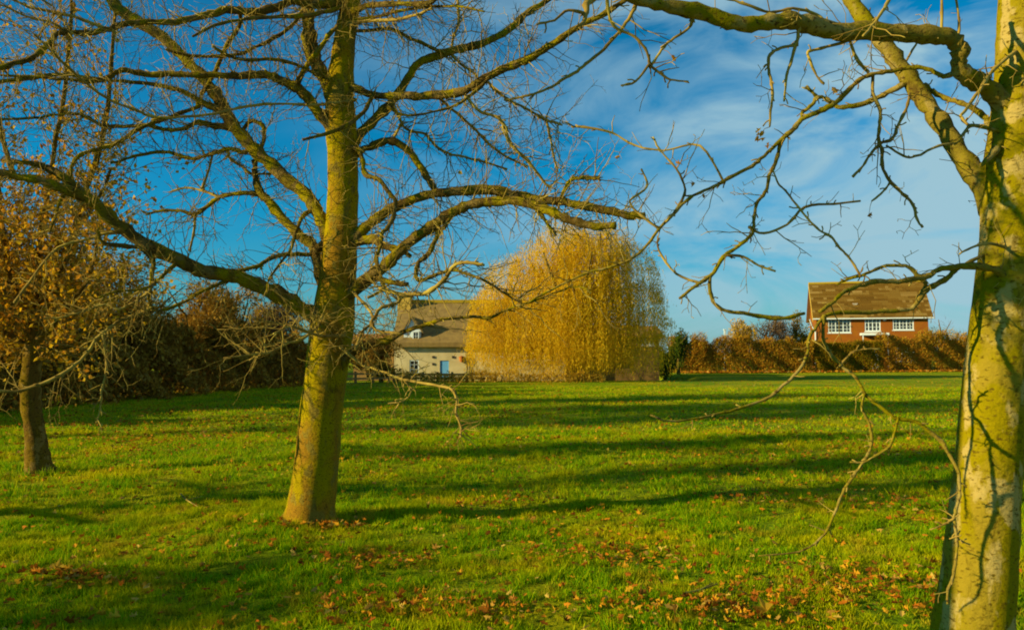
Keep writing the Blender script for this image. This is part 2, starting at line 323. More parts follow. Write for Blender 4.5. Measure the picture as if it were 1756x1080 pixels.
# ------------------------------------------------------------------ traced trees
class Tree:
    def __init__(s, name, label, Y, bark_m, base_px, group=None):
        s.Y = Y; s.mats = [bark_m, M_twig, {M_bark: M_limb, M_barkR: M_limbR}.get(bark_m, bark_m)]; s.paths = []
        b = P(base_px[0], base_px[1], Y); s.root = empty(name, (b[0], b[1], float(ground_h(b[0], b[1]))), label, 'tree', group)
    def depth_at(s, x, y):
        best = (1e9, s.Y, None)
        for pts in s.paths:
            d = np.hypot(pts[:, 0] - x, pts[:, 1] - y) - pts[:, 3] * 0.5; i = int(np.argmin(d))
            if d[i] < best[0]: best = (d[i], pts[i, 2], pts[i])
        return best
    def limb(s, name, raw, dz=0.0, sides=8, twigs=6, tl=0.5, jit=0.03, up=0.03, tr_=0.0032, level=2, mi=None, noatt=False, seg=0.07, bow=0.0, tmul=1.0):
        raw = [tuple(q) for q in raw]
        if s.paths and not noatt:
            d, Y0, q = s.depth_at(raw[0][0], raw[0][1])
            if q is not None and d < 60:
                r0 = raw[0][2]; raw = [(q[0] * .75 + raw[0][0] * .25, q[1] * .75 + raw[0][1] * .25, min(r0 * 1.25, max(q[3] * 0.95, r0)))] + raw
        else: Y0 = s.Y
        a = np.array([(q[0], q[1], q[2]) for q in raw], float)
        if name != 'trunk': a[:, 2] *= np.interp(a[:, 2], [2, 5, 9], [.8, .78, .95] if s.Y > 5 else [.75, .66, .93])
        # refine + depth
        pp = catmull(a, 4); pp[:, 2] = np.maximum(pp[:, 2], 1.0)
        seglen = np.append(0, np.cumsum(np.hypot(np.diff(pp[:, 0]), np.diff(pp[:, 1])))); t = seglen / seglen[-1]
        Y = Y0 + dz * t + bow * np.sin(t * math.pi) + 0.02 * np.sin(t * 17 + Y0 * 9) * min(1, abs(dz) + .3)
        path = np.stack([pp[:, 0], pp[:, 1], Y, pp[:, 2]], 1); s.paths.append(path)
        W = np.array([P(q[0], q[1], q[2]) for q in path]); rad = path[:, 3] * path[:, 2] / F_PX
        if name != 'trunk':
            am = (0.13 * np.clip(a[:, 2].mean(), 2, 5)) * s.Y / F_PX; W = W + rng.normal(0, 1, W.shape) * am * np.minimum(1, np.arange(len(W)) / 3)[:, None]
            rad = rad * (1 + 0.09 * rng.normal(size=len(rad))).clip(.75, 1.4)
        rad = rad * (1 + 0.06 * np.sin(np.arange(len(rad)) * 1.9 + Y0 * 7) * (name != 'trunk'))
        bag = Bag(); thin = a[:, 2].max() * s.Y / F_PX < 0.024
        m0 = 0 if name == 'trunk' else ((1 if thin else 2) if mi is None else 2)
        tube(bag, W, rad, sides, ref=np.array([0.03, 1, 0.02]), mi=m0, jit=jit)
        if name == 'trunk':
            Vt_ = bag.V[0]; g0_ = float(ground_h(W[0][0], W[0][1])); hh_ = Vt_[:, 2] - g0_; ax = np.array([np.interp(Vt_[:, 2], W[:, 2], W[:, 0]), np.interp(Vt_[:, 2], W[:, 2], W[:, 1])]).T
            rel = Vt_[:, :2] - ax; th = np.arctan2(rel[:, 1], rel[:, 0]); f_r = 1 + -.03 + (.34 * np.exp(-np.clip(hh_, 0, 9) / .07) + .05 * np.exp(-np.clip(hh_, 0, 9) / .3)) * (.1 + .9 * np.cos(th * 2.5 + s.Y) ** 2)
            Vt_[:, :2] = ax + rel * f_r[:, None]
        tot = float(np.linalg.norm(np.diff(W, axis=0), axis=1).sum())
        if name != 'trunk':
            for i in range(2, len(W) - 1):
                if rng.random() < ((.7 if rad[i] < .02 else .3) if s.Y > 5 else .28):
                    tan = W[i] - W[i - 1]; tan /= np.linalg.norm(tan) + 1e-9; sd_ = rvec(); dd = sd_ + tan * .7; dd /= np.linalg.norm(dd); l_ = rng.uniform(.012, .05) * s.Y / 6 + rad[i]
                    r1 = min(rad[i] * .7, tr_ * 1.3); tube(bag, [W[i], W[i] + dd * l_ * .6, W[i] + dd * l_ + tan * l_ * .25], [r1 * 1.2, r1, r1 * 1.1], 4, mi=1)
        nt_ = int(twigs * tot * tmul)
        for _ in range(nt_):
            i = rng.integers(max(1, len(W) // 8), len(W) - 1); tan = W[i] - W[i - 1]; tan /= np.linalg.norm(tan) + 1e-9
            side = rvec(); side -= tan * side.dot(tan); side /= np.linalg.norm(side)
            dd = tan * rng.uniform(0.1, 0.9) + side; dd[1] *= 1.0
            twig(bag, W[i] + side * rad[i] * 0.6, dd, tl * rng.uniform(0.25, 1.15), min(tr_ * rng.uniform(.8, 1.5), rad[i] * 0.7), level, 1, up=up, seg=seg)
        return bag.build(name, s.mats, s.root, True)
def curl_leaf(tree, px, py, Y, size, m, name='leaf', n=1):
    bag = Bag()
    d_, Yn, q_ = tree.depth_at(px, py)
    if q_ is not None and d_ < 45: Y = Yn - .02; A_ = P(q_[0], q_[1], q_[2]); B_ = P(px, py, Y); tube(bag, [A_, (A_ + B_) / 2 + np.array([0, 0, .01]), B_], [.0016, .0012, .001], 4)
    for _ in range(n):
        c = P(px + rng.normal(0, 5) * (n > 1), py + rng.normal(0, 6) * (n > 1), Y + rng.normal(0, .02)); d = rvec(); d[2] -= 0.6; d /= np.linalg.norm(d); nn = rvec(); s_ = np.cross(nn, d); s_ /= np.linalg.norm(s_); u = np.cross(s_, d)
        q = LS * np.array([1, .8, 2.2]) * size * rng.uniform(.7, 1.1); V = c + q[:, 0:1] * d + q[:, 1:2] * s_ + q[:, 2:3] * u
        bag.add(V, LQ)
    return bag.build('leaf_cluster' if n > 1 else name, m, tree.root)

# ---- the tree in the middle of the left half
T1 = Tree('bare_tree', 'leafless mossy tree with a leaning trunk left of the pale cottage', 7.4, M_bark, (531, 896))
T1.limb('trunk', [(529, 925, 50), (530, 900, 45), (534, 870, 41), (543, 790, 38), (552, 700, 37), (562, 620, 37), (570, 560, 38), (577, 500, 34), (582, 440, 31), (586, 380, 28), (588, 320, 27), (587, 260, 27), (585, 220, 28), (583, 170, 25), (586, 120, 22), (592, 60, 19), (602, 0, 17), (612, -90, 14), (618, -200, 10), (630, -330, 5)], sides=20, twigs=1.2, jit=0.018)
br = lambda raw, dz=0.0, **k: T1.limb('branch', raw, dz, **{**dict(tmul=3.3, tr_=.0038, up=.0), **k})
br([(560, 548, 19), (520, 530, 15), (480, 507, 14), (440, 488, 13), (400, 473, 13), (350, 465, 12.5), (310, 448, 12), (260, 425, 12), (215, 395, 11.5), (180, 365, 11), (150, 340, 11), (100, 320, 9.5), (60, 308, 8), (20, 300, 7), (-40, 285, 5.5)], -1.0, sides=12, twigs=9)
br([(160, 348, 8), (125, 315, 8), (85, 290, 7), (50, 280, 5), (15, 276, 4)], -.1)
br([(22, 302, 6), (14, 270, 5.5), (5, 240, 5.5), (0, 215, 5), (-15, 170, 4)], .2)
br([(572, 425, 15), (558, 392, 13), (545, 365, 12), (525, 335, 12), (490, 305, 12), (455, 275, 12), (430, 250, 12), (400, 215, 12), (385, 190, 12), (368, 160, 11), (340, 125, 10.5), (310, 95, 10), (280, 65, 10), (250, 45, 10), (215, 25, 10), (190, 0, 9), (150, -50, 8)], .9, sides=12, twigs=9)
br([(570, 510, 13), (553, 487, 11), (545, 455, 10), (535, 420, 10), (510, 400, 9.5), (485, 375, 9), (460, 345, 8.5), (445, 328, 8), (438, 300, 6.5), (436, 275, 6)], .5, sides=10)
br([(560, 415, 8), (548, 425, 8), (540, 430, 7)], .1, twigs=0)
br([(448, 332, 7), (420, 331, 5), (385, 335, 5), (360, 350, 5), (335, 367, 4.5), (310, 361, 3.5), (280, 361, 3), (250, 368, 2.5)], .3)
br([(375, 338, 3.5), (350, 328, 3), (320, 322, 2.5), (290, 330, 2)], .3)
br([(545, 437, 5), (500, 436, 5), (470, 440, 5), (445, 455, 5), (420, 462, 4.5), (395, 465, 4), (380, 470, 3)], -.3)
br([(600, 415, 14), (625, 392, 10.5), (660, 365, 9.5), (700, 345, 9), (740, 333, 9), (790, 327, 9), (840, 326, 9), (890, 335, 8.5), (930, 342, 8), (970, 347, 8), (1010, 355, 8), (1050, 363, 8), (1080, 370, 7.5), (1106, 370, 7)], -.5, sides=10, twigs=11, up=.08)
br([(590, 510, 15), (625, 482, 12), (655, 460, 11), (685, 432, 10.5), (715, 405, 10), (745, 385, 10), (780, 362, 9), (810, 350, 9), (845, 346, 9), (880, 344, 9), (925, 354, 8.5), (955, 367, 9), (985, 380, 8.5), (1020, 387, 7.5), (1056, 387, 6.5)], -1.0, sides=10, twigs=9)
br([(600, 275, 11), (615, 260, 7.5), (640, 250, 7.5), (672, 242, 8), (700, 258, 7), (720, 285, 7), (735, 308, 7), (748, 325, 6), (762, 329, 5)], .1, sides=8, twigs=5)
br([(595, 262, 14), (620, 228, 10), (650, 198, 9), (680, 165, 8.5), (700, 135, 8), (718, 108, 8), (745, 98, 8), (775, 88, 8), (810, 80, 8), (845, 68, 7.5), (880, 45, 7), (900, 25, 7), (925, 10, 6), (970, -20, 5)], .8, sides=10, twigs=8)
br([(592, 145, 10), (612, 153, 8), (640, 163, 7.5), (700, 165, 7.5), (740, 163, 8), (790, 158, 8), (815, 145, 8), (840, 128, 8), (880, 112, 8), (905, 102, 8), (940, 82, 7), (970, 60, 7), (1000, 42, 6.5), (1040, 22, 6), (1080, -5, 5)], -1.1, sides=10, twigs=9)
br([(583, 235, 13), (560, 210, 11), (540, 185, 10), (520, 160, 10), (505, 148, 9), (485, 140, 8), (462, 130, 8), (440, 128, 8), (400, 131, 7), (350, 129, 7), (300, 128, 6.5), (250, 127, 6), (215, 120, 6), (190, 130, 5.5), (165, 140, 5), (130, 138, 4), (60, 132, 3.5), (0, 130, 3)], -.8, sides=10, twigs=9)
br([(385, 192, 8), (350, 178, 7), (320, 160, 6), (290, 150, 5), (240, 142, 4.5), (180, 137, 4), (110, 128, 4), (60, 133, 5), (0, 140, 4)], -.4, twigs=9)
br([(578, 180, 15), (558, 140, 13), (541, 105, 13), (531, 70, 13), (528, 30, 12), (527, -10, 12), (520, -120, 8), (505, -240, 4)], .3, sides=12)
br([(507, 150, 7), (525, 115, 6), (545, 90, 6), (562, 62, 6), (578, 45, 5)], -.2, twigs=4)
br([(595, 5, 9), (540, 8, 9), (500, 2, 8), (470, 15, 8), (430, 22, 8), (395, 18, 7.5), (360, 25, 7), (300, 38, 7), (260, 38, 6), (210, 42, 6), (190, 50, 6), (150, 57, 6), (115, 55, 6), (95, 60, 6), (85, 75, 6), (60, 95, 6), (25, 110, 6), (-20, 120, 5)], -1.5, sides=8, twigs=9)
br([(190, 52, 4), (130, 30, 3.5), (95, 22, 3.5), (50, 12, 3), (15, -5, 3)], -.3)
br([(120, 58, 4), (90, 40, 3), (50, 30, 2.5), (0, 8, 2.5)], -.3)
br([(400, 218, 8), (370, 216, 7), (340, 210, 5.5), (310, 222, 5), (280, 222, 5), (250, 215, 5), (200, 217, 4.5), (175, 215, 4), (150, 202, 3.5), (130, 195, 3.5), (90, 198, 3), (60, 203, 3), (0, 205, 3)], .3, twigs=10)
br([(418, 262, 5), (395, 255, 5), (360, 265, 4.5), (330, 272, 4), (290, 262, 4), (260, 262, 4), (225, 270, 3), (190, 280, 2.5)], .5, twigs=9)
br([(392, 262, 3.5), (395, 272, 3.5), (415, 285, 3), (430, 298, 3), (450, 298, 2.5), (468, 297, 2)], .2)
br([(610, 172, 4), (590, 175, 3.5), (540, 180, 3), (470, 178, 3), (410, 185, 3), (370, 195, 3), (300, 202, 3), (260, 200, 3), (235, 190, 3), (190, 172, 3), (150, 145, 3), (110, 110, 3), (80, 80, 3), (58, 60, 2)], -2.2, twigs=5)
br([(640, 164, 5), (625, 190, 4.5), (600, 212, 5), (560, 230, 4), (520, 240, 3)], -.8, twigs=2)
br([(585, 243, 6), (600, 252, 5.5), (615, 258, 5), (622, 275, 5), (627, 300, 5.5), (650, 308, 5), (665, 328, 5), (678, 345, 5), (675, 370, 5), (665, 390, 5), (655, 400, 4.5), (653, 420, 4), (645, 445, 4.5), (652, 465, 4.5), (655, 485, 4), (660, 495, 3.5), (630, 510, 3)], -.9, mi=0, twigs=8)
br([(582, 632, 11), (595, 612, 8.5), (615, 598, 8), (640, 588, 8), (665, 583, 7), (690, 570, 5), (720, 560, 4.5), (760, 548, 4), (800, 543, 3.5), (840, 545, 3), (870, 530, 2.8), (905, 518, 2.5), (950, 503, 2.2), (985, 492, 2), (1015, 497, 2)], -1.0, mi=0, twigs=6)
br([(590, 520, 4), (570, 522, 3.5), (555, 540, 3), (545, 560, 3), (520, 580, 3), (490, 590, 3), (460, 605, 2.5), (440, 607, 2), (383, 615, 2)], -.9, twigs=7)
br([(562, 583, 4), (590, 600, 3.2), (620, 625, 3), (650, 635, 3), (690, 650, 3), (745, 660, 2.8), (775, 668, 2.8), (783, 690, 2.5), (782, 710, 2.5), (790, 730, 2), (790, 750, 1.6)], -1.4, twigs=7, tl=.28, up=-.05)
br([(692, 650, 2.6), (705, 672, 2), (690, 688, 2), (665, 692, 1.6)], -.05, twigs=5, tl=.2)
br([(400, 476, 5), (370, 490, 4), (345, 500, 4), (310, 520, 4), (275, 533, 4), (260, 527, 4), (257, 500, 4), (262, 460, 4.5), (262, 445, 5), (240, 425, 4.5), (215, 422, 5), (180, 418, 5), (170, 405, 4), (168, 390, 3)], -.5, mi=0, twigs=8)
br([(259, 527, 4), (235, 540, 4), (205, 550, 4), (185, 565, 4), (165, 580, 4), (155, 598, 4), (130, 625, 4), (95, 648, 4), (50, 665, 4), (20, 672, 3.5), (-15, 668, 3)], -.4, twigs=8)
br([(257, 500, 4), (235, 515, 3.5), (205, 530, 3), (180, 522, 3), (140, 535, 2.5), (100, 545, 2.3), (75, 545, 2)], -.2, twigs=8)
br([(258, 420, 4), (215, 400, 4), (180, 400, 3.5), (150, 410, 3.5), (100, 425, 3), (60, 470, 3), (25, 520, 3)], -.2, twigs=9)
br([(177, 572, 3), (180, 600, 3), (183, 630, 2.8), (178, 655, 2.5), (174, 670, 2.3), (172, 700, 2), (165, 725, 1.5)], 0, twigs=3, tl=.15)
br([(335, 185, 5), (280, 205, 4.5), (240, 220, 5), (210, 240, 4.5), (180, 253, 5), (150, 260, 5), (128, 275, 4.5), (120, 300, 4.5), (113, 325, 4.5), (103, 345, 4), (95, 370, 3), (85, 400, 2.5)], -.9, mi=0, twigs=9)
br([(410, 15, 5), (412, 40, 5), (400, 62, 5), (385, 85, 5), (370, 120, 5), (357, 145, 5), (345, 162, 4.5)], .6, twigs=5)
br([(535, -5, 5), (518, 20, 4), (500, 45, 4), (470, 65, 4), (430, 85, 4), (400, 95, 4), (340, 97, 4), (310, 92, 3.5), (285, 85, 3)], -.6, twigs=8)
br([(585, 150, 5), (560, 135, 4), (530, 122, 4), (500, 108, 4), (470, 102, 4), (420, 103, 4), (390, 95, 3.5), (365, 80, 3)], -.6, twigs=8)
br([(595, 55, 5), (640, 52, 4), (675, 51, 4), (700, 65, 4), (720, 72, 4), (745, 85, 4), (762, 92, 3.5)], .3, twigs=8)
br([(775, 88, 3.5), (777, 65, 3), (786, 40, 3), (785, 0, 3), (788, -60, 2.5)], .1)
br([(772, 92, 3), (790, 110, 3), (805, 120, 3), (818, 130, 2)], .1)
br([(598, 22, 7), (640, 8, 6), (700, 8, 6), (735, 6, 6), (755, -8, 5)], -.9, twigs=9)
br([(595, 38, 5), (650, 28, 4), (690, 18, 3.5), (740, 12, 3), (790, 12, 3), (830, 20, 2)], -1.1, twigs=8)
br([(595, 40, 4), (640, 36, 4), (680, 34, 3.5), (720, 24, 3), (740, 14, 2.5)], -.9, twigs=9)
br([(590, 12, 6), (560, 20, 5), (520, 28, 5), (450, 30, 4), (380, 40, 3.5), (330, 62, 3)], -1.2, twigs=9)
br([(842, 130, 5), (800, 170, 3.5), (760, 188, 3), (700, 198, 3), (665, 185, 3)], -.2)
br([(800, 165, 3.5), (820, 190, 3.5), (850, 200, 3.5), (865, 215, 4), (872, 240, 4), (885, 258, 4), (900, 270, 4), (920, 295, 3.5), (935, 315, 3), (945, 322, 3)], .2, twigs=10)
br([(670, 170, 4), (690, 213, 3), (705, 225, 3), (730, 230, 3), (745, 248, 3), (765, 262, 3), (790, 268, 2.7), (830, 278, 2.4), (870, 290, 2)], .3, twigs=11)
br([(690, 210, 3), (680, 228, 3), (672, 242, 2.5)], .1)
br([(845, 150, 3.5), (870, 170, 3), (900, 185, 3), (935, 205, 3), (965, 215, 2)], .3, twigs=10)
br([(760, 175, 3.5), (790, 200, 3), (815, 222, 3), (840, 248, 3), (870, 270, 2.5), (905, 285, 2)], .5, twigs=12)
br([(937, 207, 3), (943, 235, 2.8), (950, 270, 2.3), (957, 295, 2)], .1, twigs=8)
br([(960, 345, 5), (972, 318, 5), (985, 306, 4.5), (1015, 305, 5), (1028, 304, 4)], -.2, twigs=10)
br([(905, 345, 5), (925, 365, 5), (940, 385, 4), (952, 405, 3.5)], -.1, twigs=6)
br([(780, 362, 4), (765, 385, 5), (752, 400, 5), (735, 435, 6), (718, 450, 5), (713, 470, 5), (720, 482, 4), (745, 472, 4), (775, 463, 4), (800, 470, 3.5), (830, 480, 3), (860, 500, 2.5), (895, 520, 2)], -.4, twigs=9, mi=0)
br([(610, 415, 10), (640, 410, 9), (660, 422, 8), (690, 430, 6), (705, 440, 5)], -.2, twigs=5)
br([(650, 478, 6), (675, 484, 6), (700, 489, 5)], -.1, twigs=5)
br([(655, 495, 4), (690, 505, 5), (735, 500, 5), (760, 480, 5), (780, 455, 4.5), (800, 450, 4), (830, 455, 3)], -.5, twigs=9)
br([(690, 505, 4), (680, 520, 4), (655, 527, 4), (645, 540, 4), (637, 555, 4), (650, 568, 3.5), (690, 572, 3)], -.3, twigs=8)
br([(605, 500, 4), (640, 545, 3), (620, 570, 3), (610, 600, 2.5)], -.6, twigs=10)
br([(590, 575, 4), (545, 575, 3), (500, 560, 2.5), (470, 572, 2)], -1.2, twigs=8)
br([(300, 452, 5), (255, 492, 3), (200, 500, 2.5), (170, 510, 2)], -.6, twigs=8)
br([(520, 370, 5), (508, 395, 4), (500, 425, 3.5), (478, 455, 3), (460, 480, 2.5), (458, 500, 2)], -.6, twigs=9)
br([(440, 270, 5), (452, 240, 5), (450, 215, 5), (430, 208, 5), (415, 225, 4)], .1, twigs=6)
br([(335, 367, 3.5), (333, 395, 3), (325, 430, 2.5)], .1, twigs=9)
br([(348, 322, 3.5), (358, 290, 3), (365, 262, 2.5)], .1, twigs=7)
for q in [(300, -40, 280, -160), (700, -30, 900, -200), (560, -60, 420, -260)]:
    br([(605, -20, 10), ((605 + q[0]) / 2, -30, 8), (q[0], q[1], 7), (q[2], q[3], 4)], rng.uniform(-1, 1), twigs=5)
curl_leaf(T1, 350, 470, 6.45, 0.13, M_gold)
for (a, b) in [(447, 458), (760, 120), (868, 172), (1058, 268), (790, 297), (163, 172)]: curl_leaf(T1, a, b, 7.0, 0.07, M_rustleaf)

# ---- the big tree at the right edge
T2 = Tree('bare_tree', 'smooth pale barked tree close by at the right edge, its low boughs reaching left', 3.62, M_barkR, (1665, 1200))
T2.limb('trunk', [(1660, 1330, 84), (1663, 1220, 76), (1668, 1080, 64), (1677, 1000, 59), (1686, 900, 56), (1693, 820, 53), (1701, 720, 52), (1711, 620, 51), (1722, 520, 50), (1731, 430, 48), (1737, 350, 50), (1740, 290, 50), (1744, 230, 46), (1748, 160, 42), (1751, 100, 41), (1753, 40, 40), (1755, -40, 38), (1758, -200, 32), (1765, -450, 24), (1775, -700, 14)], sides=28, twigs=.8, jit=0.008)
br = lambda raw, dz=0.0, **k: T2.limb('branch', raw, dz, **{**dict(tl=.22, twigs=5, tr_=.0022, level=1, seg=.04, tmul=1.3), **k})
br([(1725, 380, 36), (1692, 322, 25), (1665, 290, 20), (1640, 255, 17), (1615, 215, 16), (1590, 180, 16), (1570, 150, 15.5), (1545, 115, 15), (1520, 80, 15), (1490, 45, 15), (1465, 10, 15), (1445, -30, 14), (1415, -100, 11), (1380, -220, 6)], .5, sides=14, twigs=2)
br([(1745, 200, 34), (1715, 170, 22), (1690, 148, 18), (1662, 133, 16.5), (1644, 113, 15.5), (1646, 88, 15.5), (1634, 68, 16), (1608, 61, 16.5), (1560, 58, 17), (1520, 55, 17), (1480, 53, 16.5), (1440, 55, 15.5), (1400, 46, 15.5), (1360, 36, 15.5), (1320, 38, 15), (1280, 42, 15), (1240, 35, 14.5), (1205, 22, 15), (1150, 12, 12.5), (1100, 0, 11), (1040, -20, 9), (960, -60, 7)], -.7, sides=14, twigs=2, jit=.02)
br([(1650, 122, 8), (1618, 130, 6), (1590, 118, 5.5), (1560, 116, 5.5), (1520, 124, 5.5), (1495, 128, 5.5), (1470, 140, 6), (1445, 165, 6), (1425, 182, 6), (1400, 193, 6), (1375, 205, 6), (1360, 222, 6), (1340, 240, 5.5), (1310, 268, 5), (1290, 285, 5), (1250, 305, 4.5), (1225, 320, 4.5), (1190, 335, 4), (1170, 350, 4.5), (1150, 372, 5), (1130, 392, 4), (1110, 420, 3.5), (1080, 445, 3), (1040, 460, 3), (1000, 470, 2.7), (960, 490, 2.5), (930, 505, 2.3), (905, 520, 2)], .35, twigs=7, mi=0)
br([(1556, 142, 7), (1530, 155, 6.5), (1500, 170, 6), (1470, 181, 6), (1440, 184, 6), (1425, 175, 6), (1412, 167, 5), (1400, 168, 5.5), (1392, 180, 5), (1378, 192, 4.5), (1374, 202, 4)], .1, twigs=4, mi=0)
br([(1402, 168, 5), (1392, 158, 4.5), (1383, 149, 5)], 0, twigs=0, mi=0)
br([(1715, 245, 9), (1700, 225, 7), (1690, 205, 7), (1670, 185, 6.5), (1650, 178, 6), (1625, 170, 6), (1600, 158, 6), (1585, 145, 6)], .25, twigs=3, mi=0)
br([(1345, 235, 5), (1336, 255, 5), (1330, 280, 5), (1320, 300, 5), (1312, 330, 4.5), (1297, 350, 4.5), (1293, 380, 4.5), (1290, 400, 5), (1275, 415, 5), (1255, 430, 5), (1240, 440, 5.5), (1225, 465, 5), (1215, 475, 5), (1200, 485, 5), (1180, 500, 4), (1165, 512, 3)], .2, twigs=8, mi=0)
br([(1217, 475, 4.5), (1218, 500, 5), (1225, 520, 5), (1245, 533, 5), (1275, 537, 5), (1310, 543, 5.5), (1345, 545, 5.5), (1380, 537, 4)], .1, twigs=7, mi=0)
br([(1756, 500, 11), (1725, 475, 8.5), (1700, 460, 7.5), (1660, 456, 7), (1635, 458, 6.5), (1610, 462, 6), (1590, 475, 6), (1570, 478, 6), (1540, 482, 6), (1500, 483, 6), (1480, 487, 6), (1450, 500, 5.5), (1430, 517, 5), (1405, 535, 4.5)], -.45, twigs=5, mi=0)
br([(1700, 432, 5), (1665, 448, 5), (1640, 462, 5.5), (1625, 476, 6), (1600, 490, 6.5), (1585, 500, 6.5), (1572, 520, 5.5), (1560, 530, 5), (1530, 533, 5.5), (1490, 535, 5.5), (1440, 536, 5.5), (1415, 542, 5), (1400, 560, 4.5), (1388, 580, 4.5), (1383, 610, 4.2), (1370, 635, 4), (1350, 655, 4), (1320, 680, 4), (1290, 693, 3.7), (1250, 705, 3.3), (1200, 716, 2.8), (1150, 722, 2.5), (1115, 712, 2.2)], -.55, twigs=4, tl=.12, mi=0)
br([(1595, 470, 5), (1575, 474, 6), (1563, 460, 5.5), (1540, 455, 4.5), (1515, 457, 4.2), (1490, 467, 4), (1475, 473, 4), (1450, 480, 3), (1435, 488, 2)], 0, twigs=7, mi=0)
br([(1580, 500, 5), (1588, 488, 5), (1578, 476, 5)], 0, twigs=0, mi=0)
br([(1475, 473, 3), (1465, 455, 3), (1450, 435, 3), (1435, 420, 3), (1425, 405, 3), (1405, 395, 2.8), (1385, 375, 2.5), (1365, 350, 2.5), (1345, 325, 2.3), (1335, 315, 2.3), (1325, 290, 2)], 0, twigs=12)
br([(1413, 543, 4.5), (1412, 580, 4.3), (1420, 600, 4.3), (1440, 625, 4.3), (1460, 640, 4.2), (1470, 650, 4.2), (1483, 675, 4.5), (1500, 690, 4.5), (1520, 705, 4.7), (1538, 717, 5), (1570, 722, 5), (1595, 740, 5.5), (1615, 757, 5.5), (1625, 775, 5), (1640, 800, 4.5), (1645, 820, 4), (1645, 850, 4), (1638, 880, 4), (1636, 890, 4), (1641, 920, 4), (1640, 950, 4), (1635, 985, 3.8), (1625, 1015, 3.3), (1625, 1035, 2.6)], -.25, twigs=3, tl=.1, mi=0)
br([(1482, 676, 3), (1478, 700, 3.4), (1490, 725, 4), (1495, 750, 4), (1492, 770, 4), (1485, 785, 4), (1475, 800, 4), (1460, 820, 4), (1445, 845, 3.5), (1435, 870, 3.5), (1420, 905, 3.3), (1405, 925, 2.5), (1370, 945, 2), (1300, 953, 1.6)], -.1, twigs=3, tl=.12, mi=0)
br([(1540, 718, 2.8), (1533, 745, 3.1), (1525, 765, 3.2), (1500, 782, 3), (1480, 792, 2.5), (1458, 792, 2)], 0, twigs=2, tl=.08, mi=0)
br([(1636, 888, 3.2), (1620, 898, 2.5), (1595, 908, 1.6)], 0, twigs=2, tl=.08)
br([(1441, 627, 3), (1460, 605, 2.6), (1480, 599, 2.4), (1508, 598, 2)], 0, twigs=2, tl=.06)
br([(1640, 920, 3), (1650, 928, 2.4), (1663, 933, 1.8)], 0, twigs=0)
br([(1497, 128, 4.5), (1497, 160, 4.3), (1510, 190, 4.8), (1508, 215, 4.8), (1507, 240, 4.8), (1513, 260, 4.8), (1513, 285, 4.5), (1525, 310, 4.5), (1545, 330, 4), (1565, 350, 4), (1572, 375, 3.5), (1582, 390, 3)], .1, twigs=6)
br([(1510, 245, 4.5), (1530, 238, 4.2), (1540, 215, 4), (1555, 185, 4), (1560, 160, 3)], .1)
br([(1509, 246, 3.5), (1492, 265, 3), (1480, 285, 3), (1462, 303, 3.5)], 0)
br([(1527, 312, 3), (1515, 328, 2.8), (1495, 345, 2.4)], 0)
br([(1735, 240, 8), (1710, 225, 5), (1670, 215, 5), (1655, 225, 4), (1640, 245, 4), (1610, 250, 3.2), (1570, 268, 3), (1550, 268, 3), (1520, 250, 2.6)], -.3)
br([(1756, 78, 5), (1720, 105, 4.5), (1700, 125, 5), (1680, 155, 5), (1655, 190, 4), (1648, 200, 3.5), (1660, 214, 3.5)], -.5, twigs=5)
br([(1560, -60, 6), (1525, 0, 5), (1510, 25, 4.5), (1495, 45, 3.5), (1480, 62, 3)], -.5)
br([(1482, 60, 4), (1440, 75, 4), (1400, 85, 4), (1385, 90, 4), (1390, 105, 3.6), (1400, 130, 3), (1413, 145, 2.6)], 0)
br([(1370, 50, 5), (1365, 75, 4.6), (1340, 82, 4), (1320, 95, 4.4), (1318, 115, 4.2), (1322, 140, 4), (1325, 160, 3.6), (1322, 190, 3), (1320, 218, 2.4)], 0, twigs=8)
br([(1365, 74, 4.5), (1357, 105, 4), (1350, 125, 3.6), (1347, 145, 3), (1345, 175, 2.4)], 0)
br([(1452, 48, 4), (1462, 85, 4), (1475, 110, 4.5), (1490, 125, 4.5)], .1)
br([(1615, 62, 4), (1615, 20, 3.6), (1616, -30, 3)], 0)
br([(1640, 80, 4), (1645, 40, 3), (1638, -10, 3)], 0)
br([(1420, 45, 4), (1400, 25, 4), (1360, 15, 3.8), (1320, 22, 3.8), (1280, 8, 3.6), (1240, -4, 3.4)], -.1)
br([(1725, 215, 14), (1712, 245, 10), (1700, 265, 7), (1683, 285, 5)], -.1, twigs=1, mi=0)
br([(1095, 0, 6), (1085, 22, 5), (1070, 45, 4.5), (1055, 62, 4.2), (1035, 85, 4.2), (1005, 110, 4.2), (990, 122, 4.2), (965, 137, 4), (945, 150, 3.6), (920, 160, 3.2), (900, 165, 3), (865, 172, 2.4)], .2, twigs=5)
br([(1040, -15, 5), (1045, 30, 4), (1060, 50, 4), (1090, 65, 4), (1110, 90, 3.8), (1115, 110, 4), (1130, 125, 3.4), (1150, 137, 3), (1180, 140, 2)], .1, twigs=8)
br([(1190, 30, 4.5), (1180, 50, 3.6), (1150, 70, 3.6), (1135, 85, 3.2), (1118, 112, 3)], .1, twigs=6)
br([(1112, 112, 3.2), (1090, 140, 3), (1065, 147, 2.2)], 0)
br([(1165, 352, 4), (1175, 325, 3), (1160, 290, 2.6), (1130, 255, 2.4), (1120, 235, 2)], 0, twigs=10)
br([(1240, 310, 3), (1200, 250, 2.5), (1140, 258, 2.4), (1090, 250, 2.4), (1050, 228, 2.8), (1000, 218, 3), (980, 218, 2.4)], .3, twigs=10)
br([(1130, 392, 4), (1100, 370, 3), (1080, 345, 2.8), (1110, 320, 2.6), (1100, 290, 2.2)], .1, twigs=12)
br([(1200, 485, 4), (1160, 470, 3), (1130, 430, 2.5), (1128, 405, 2)], .1, twigs=8)
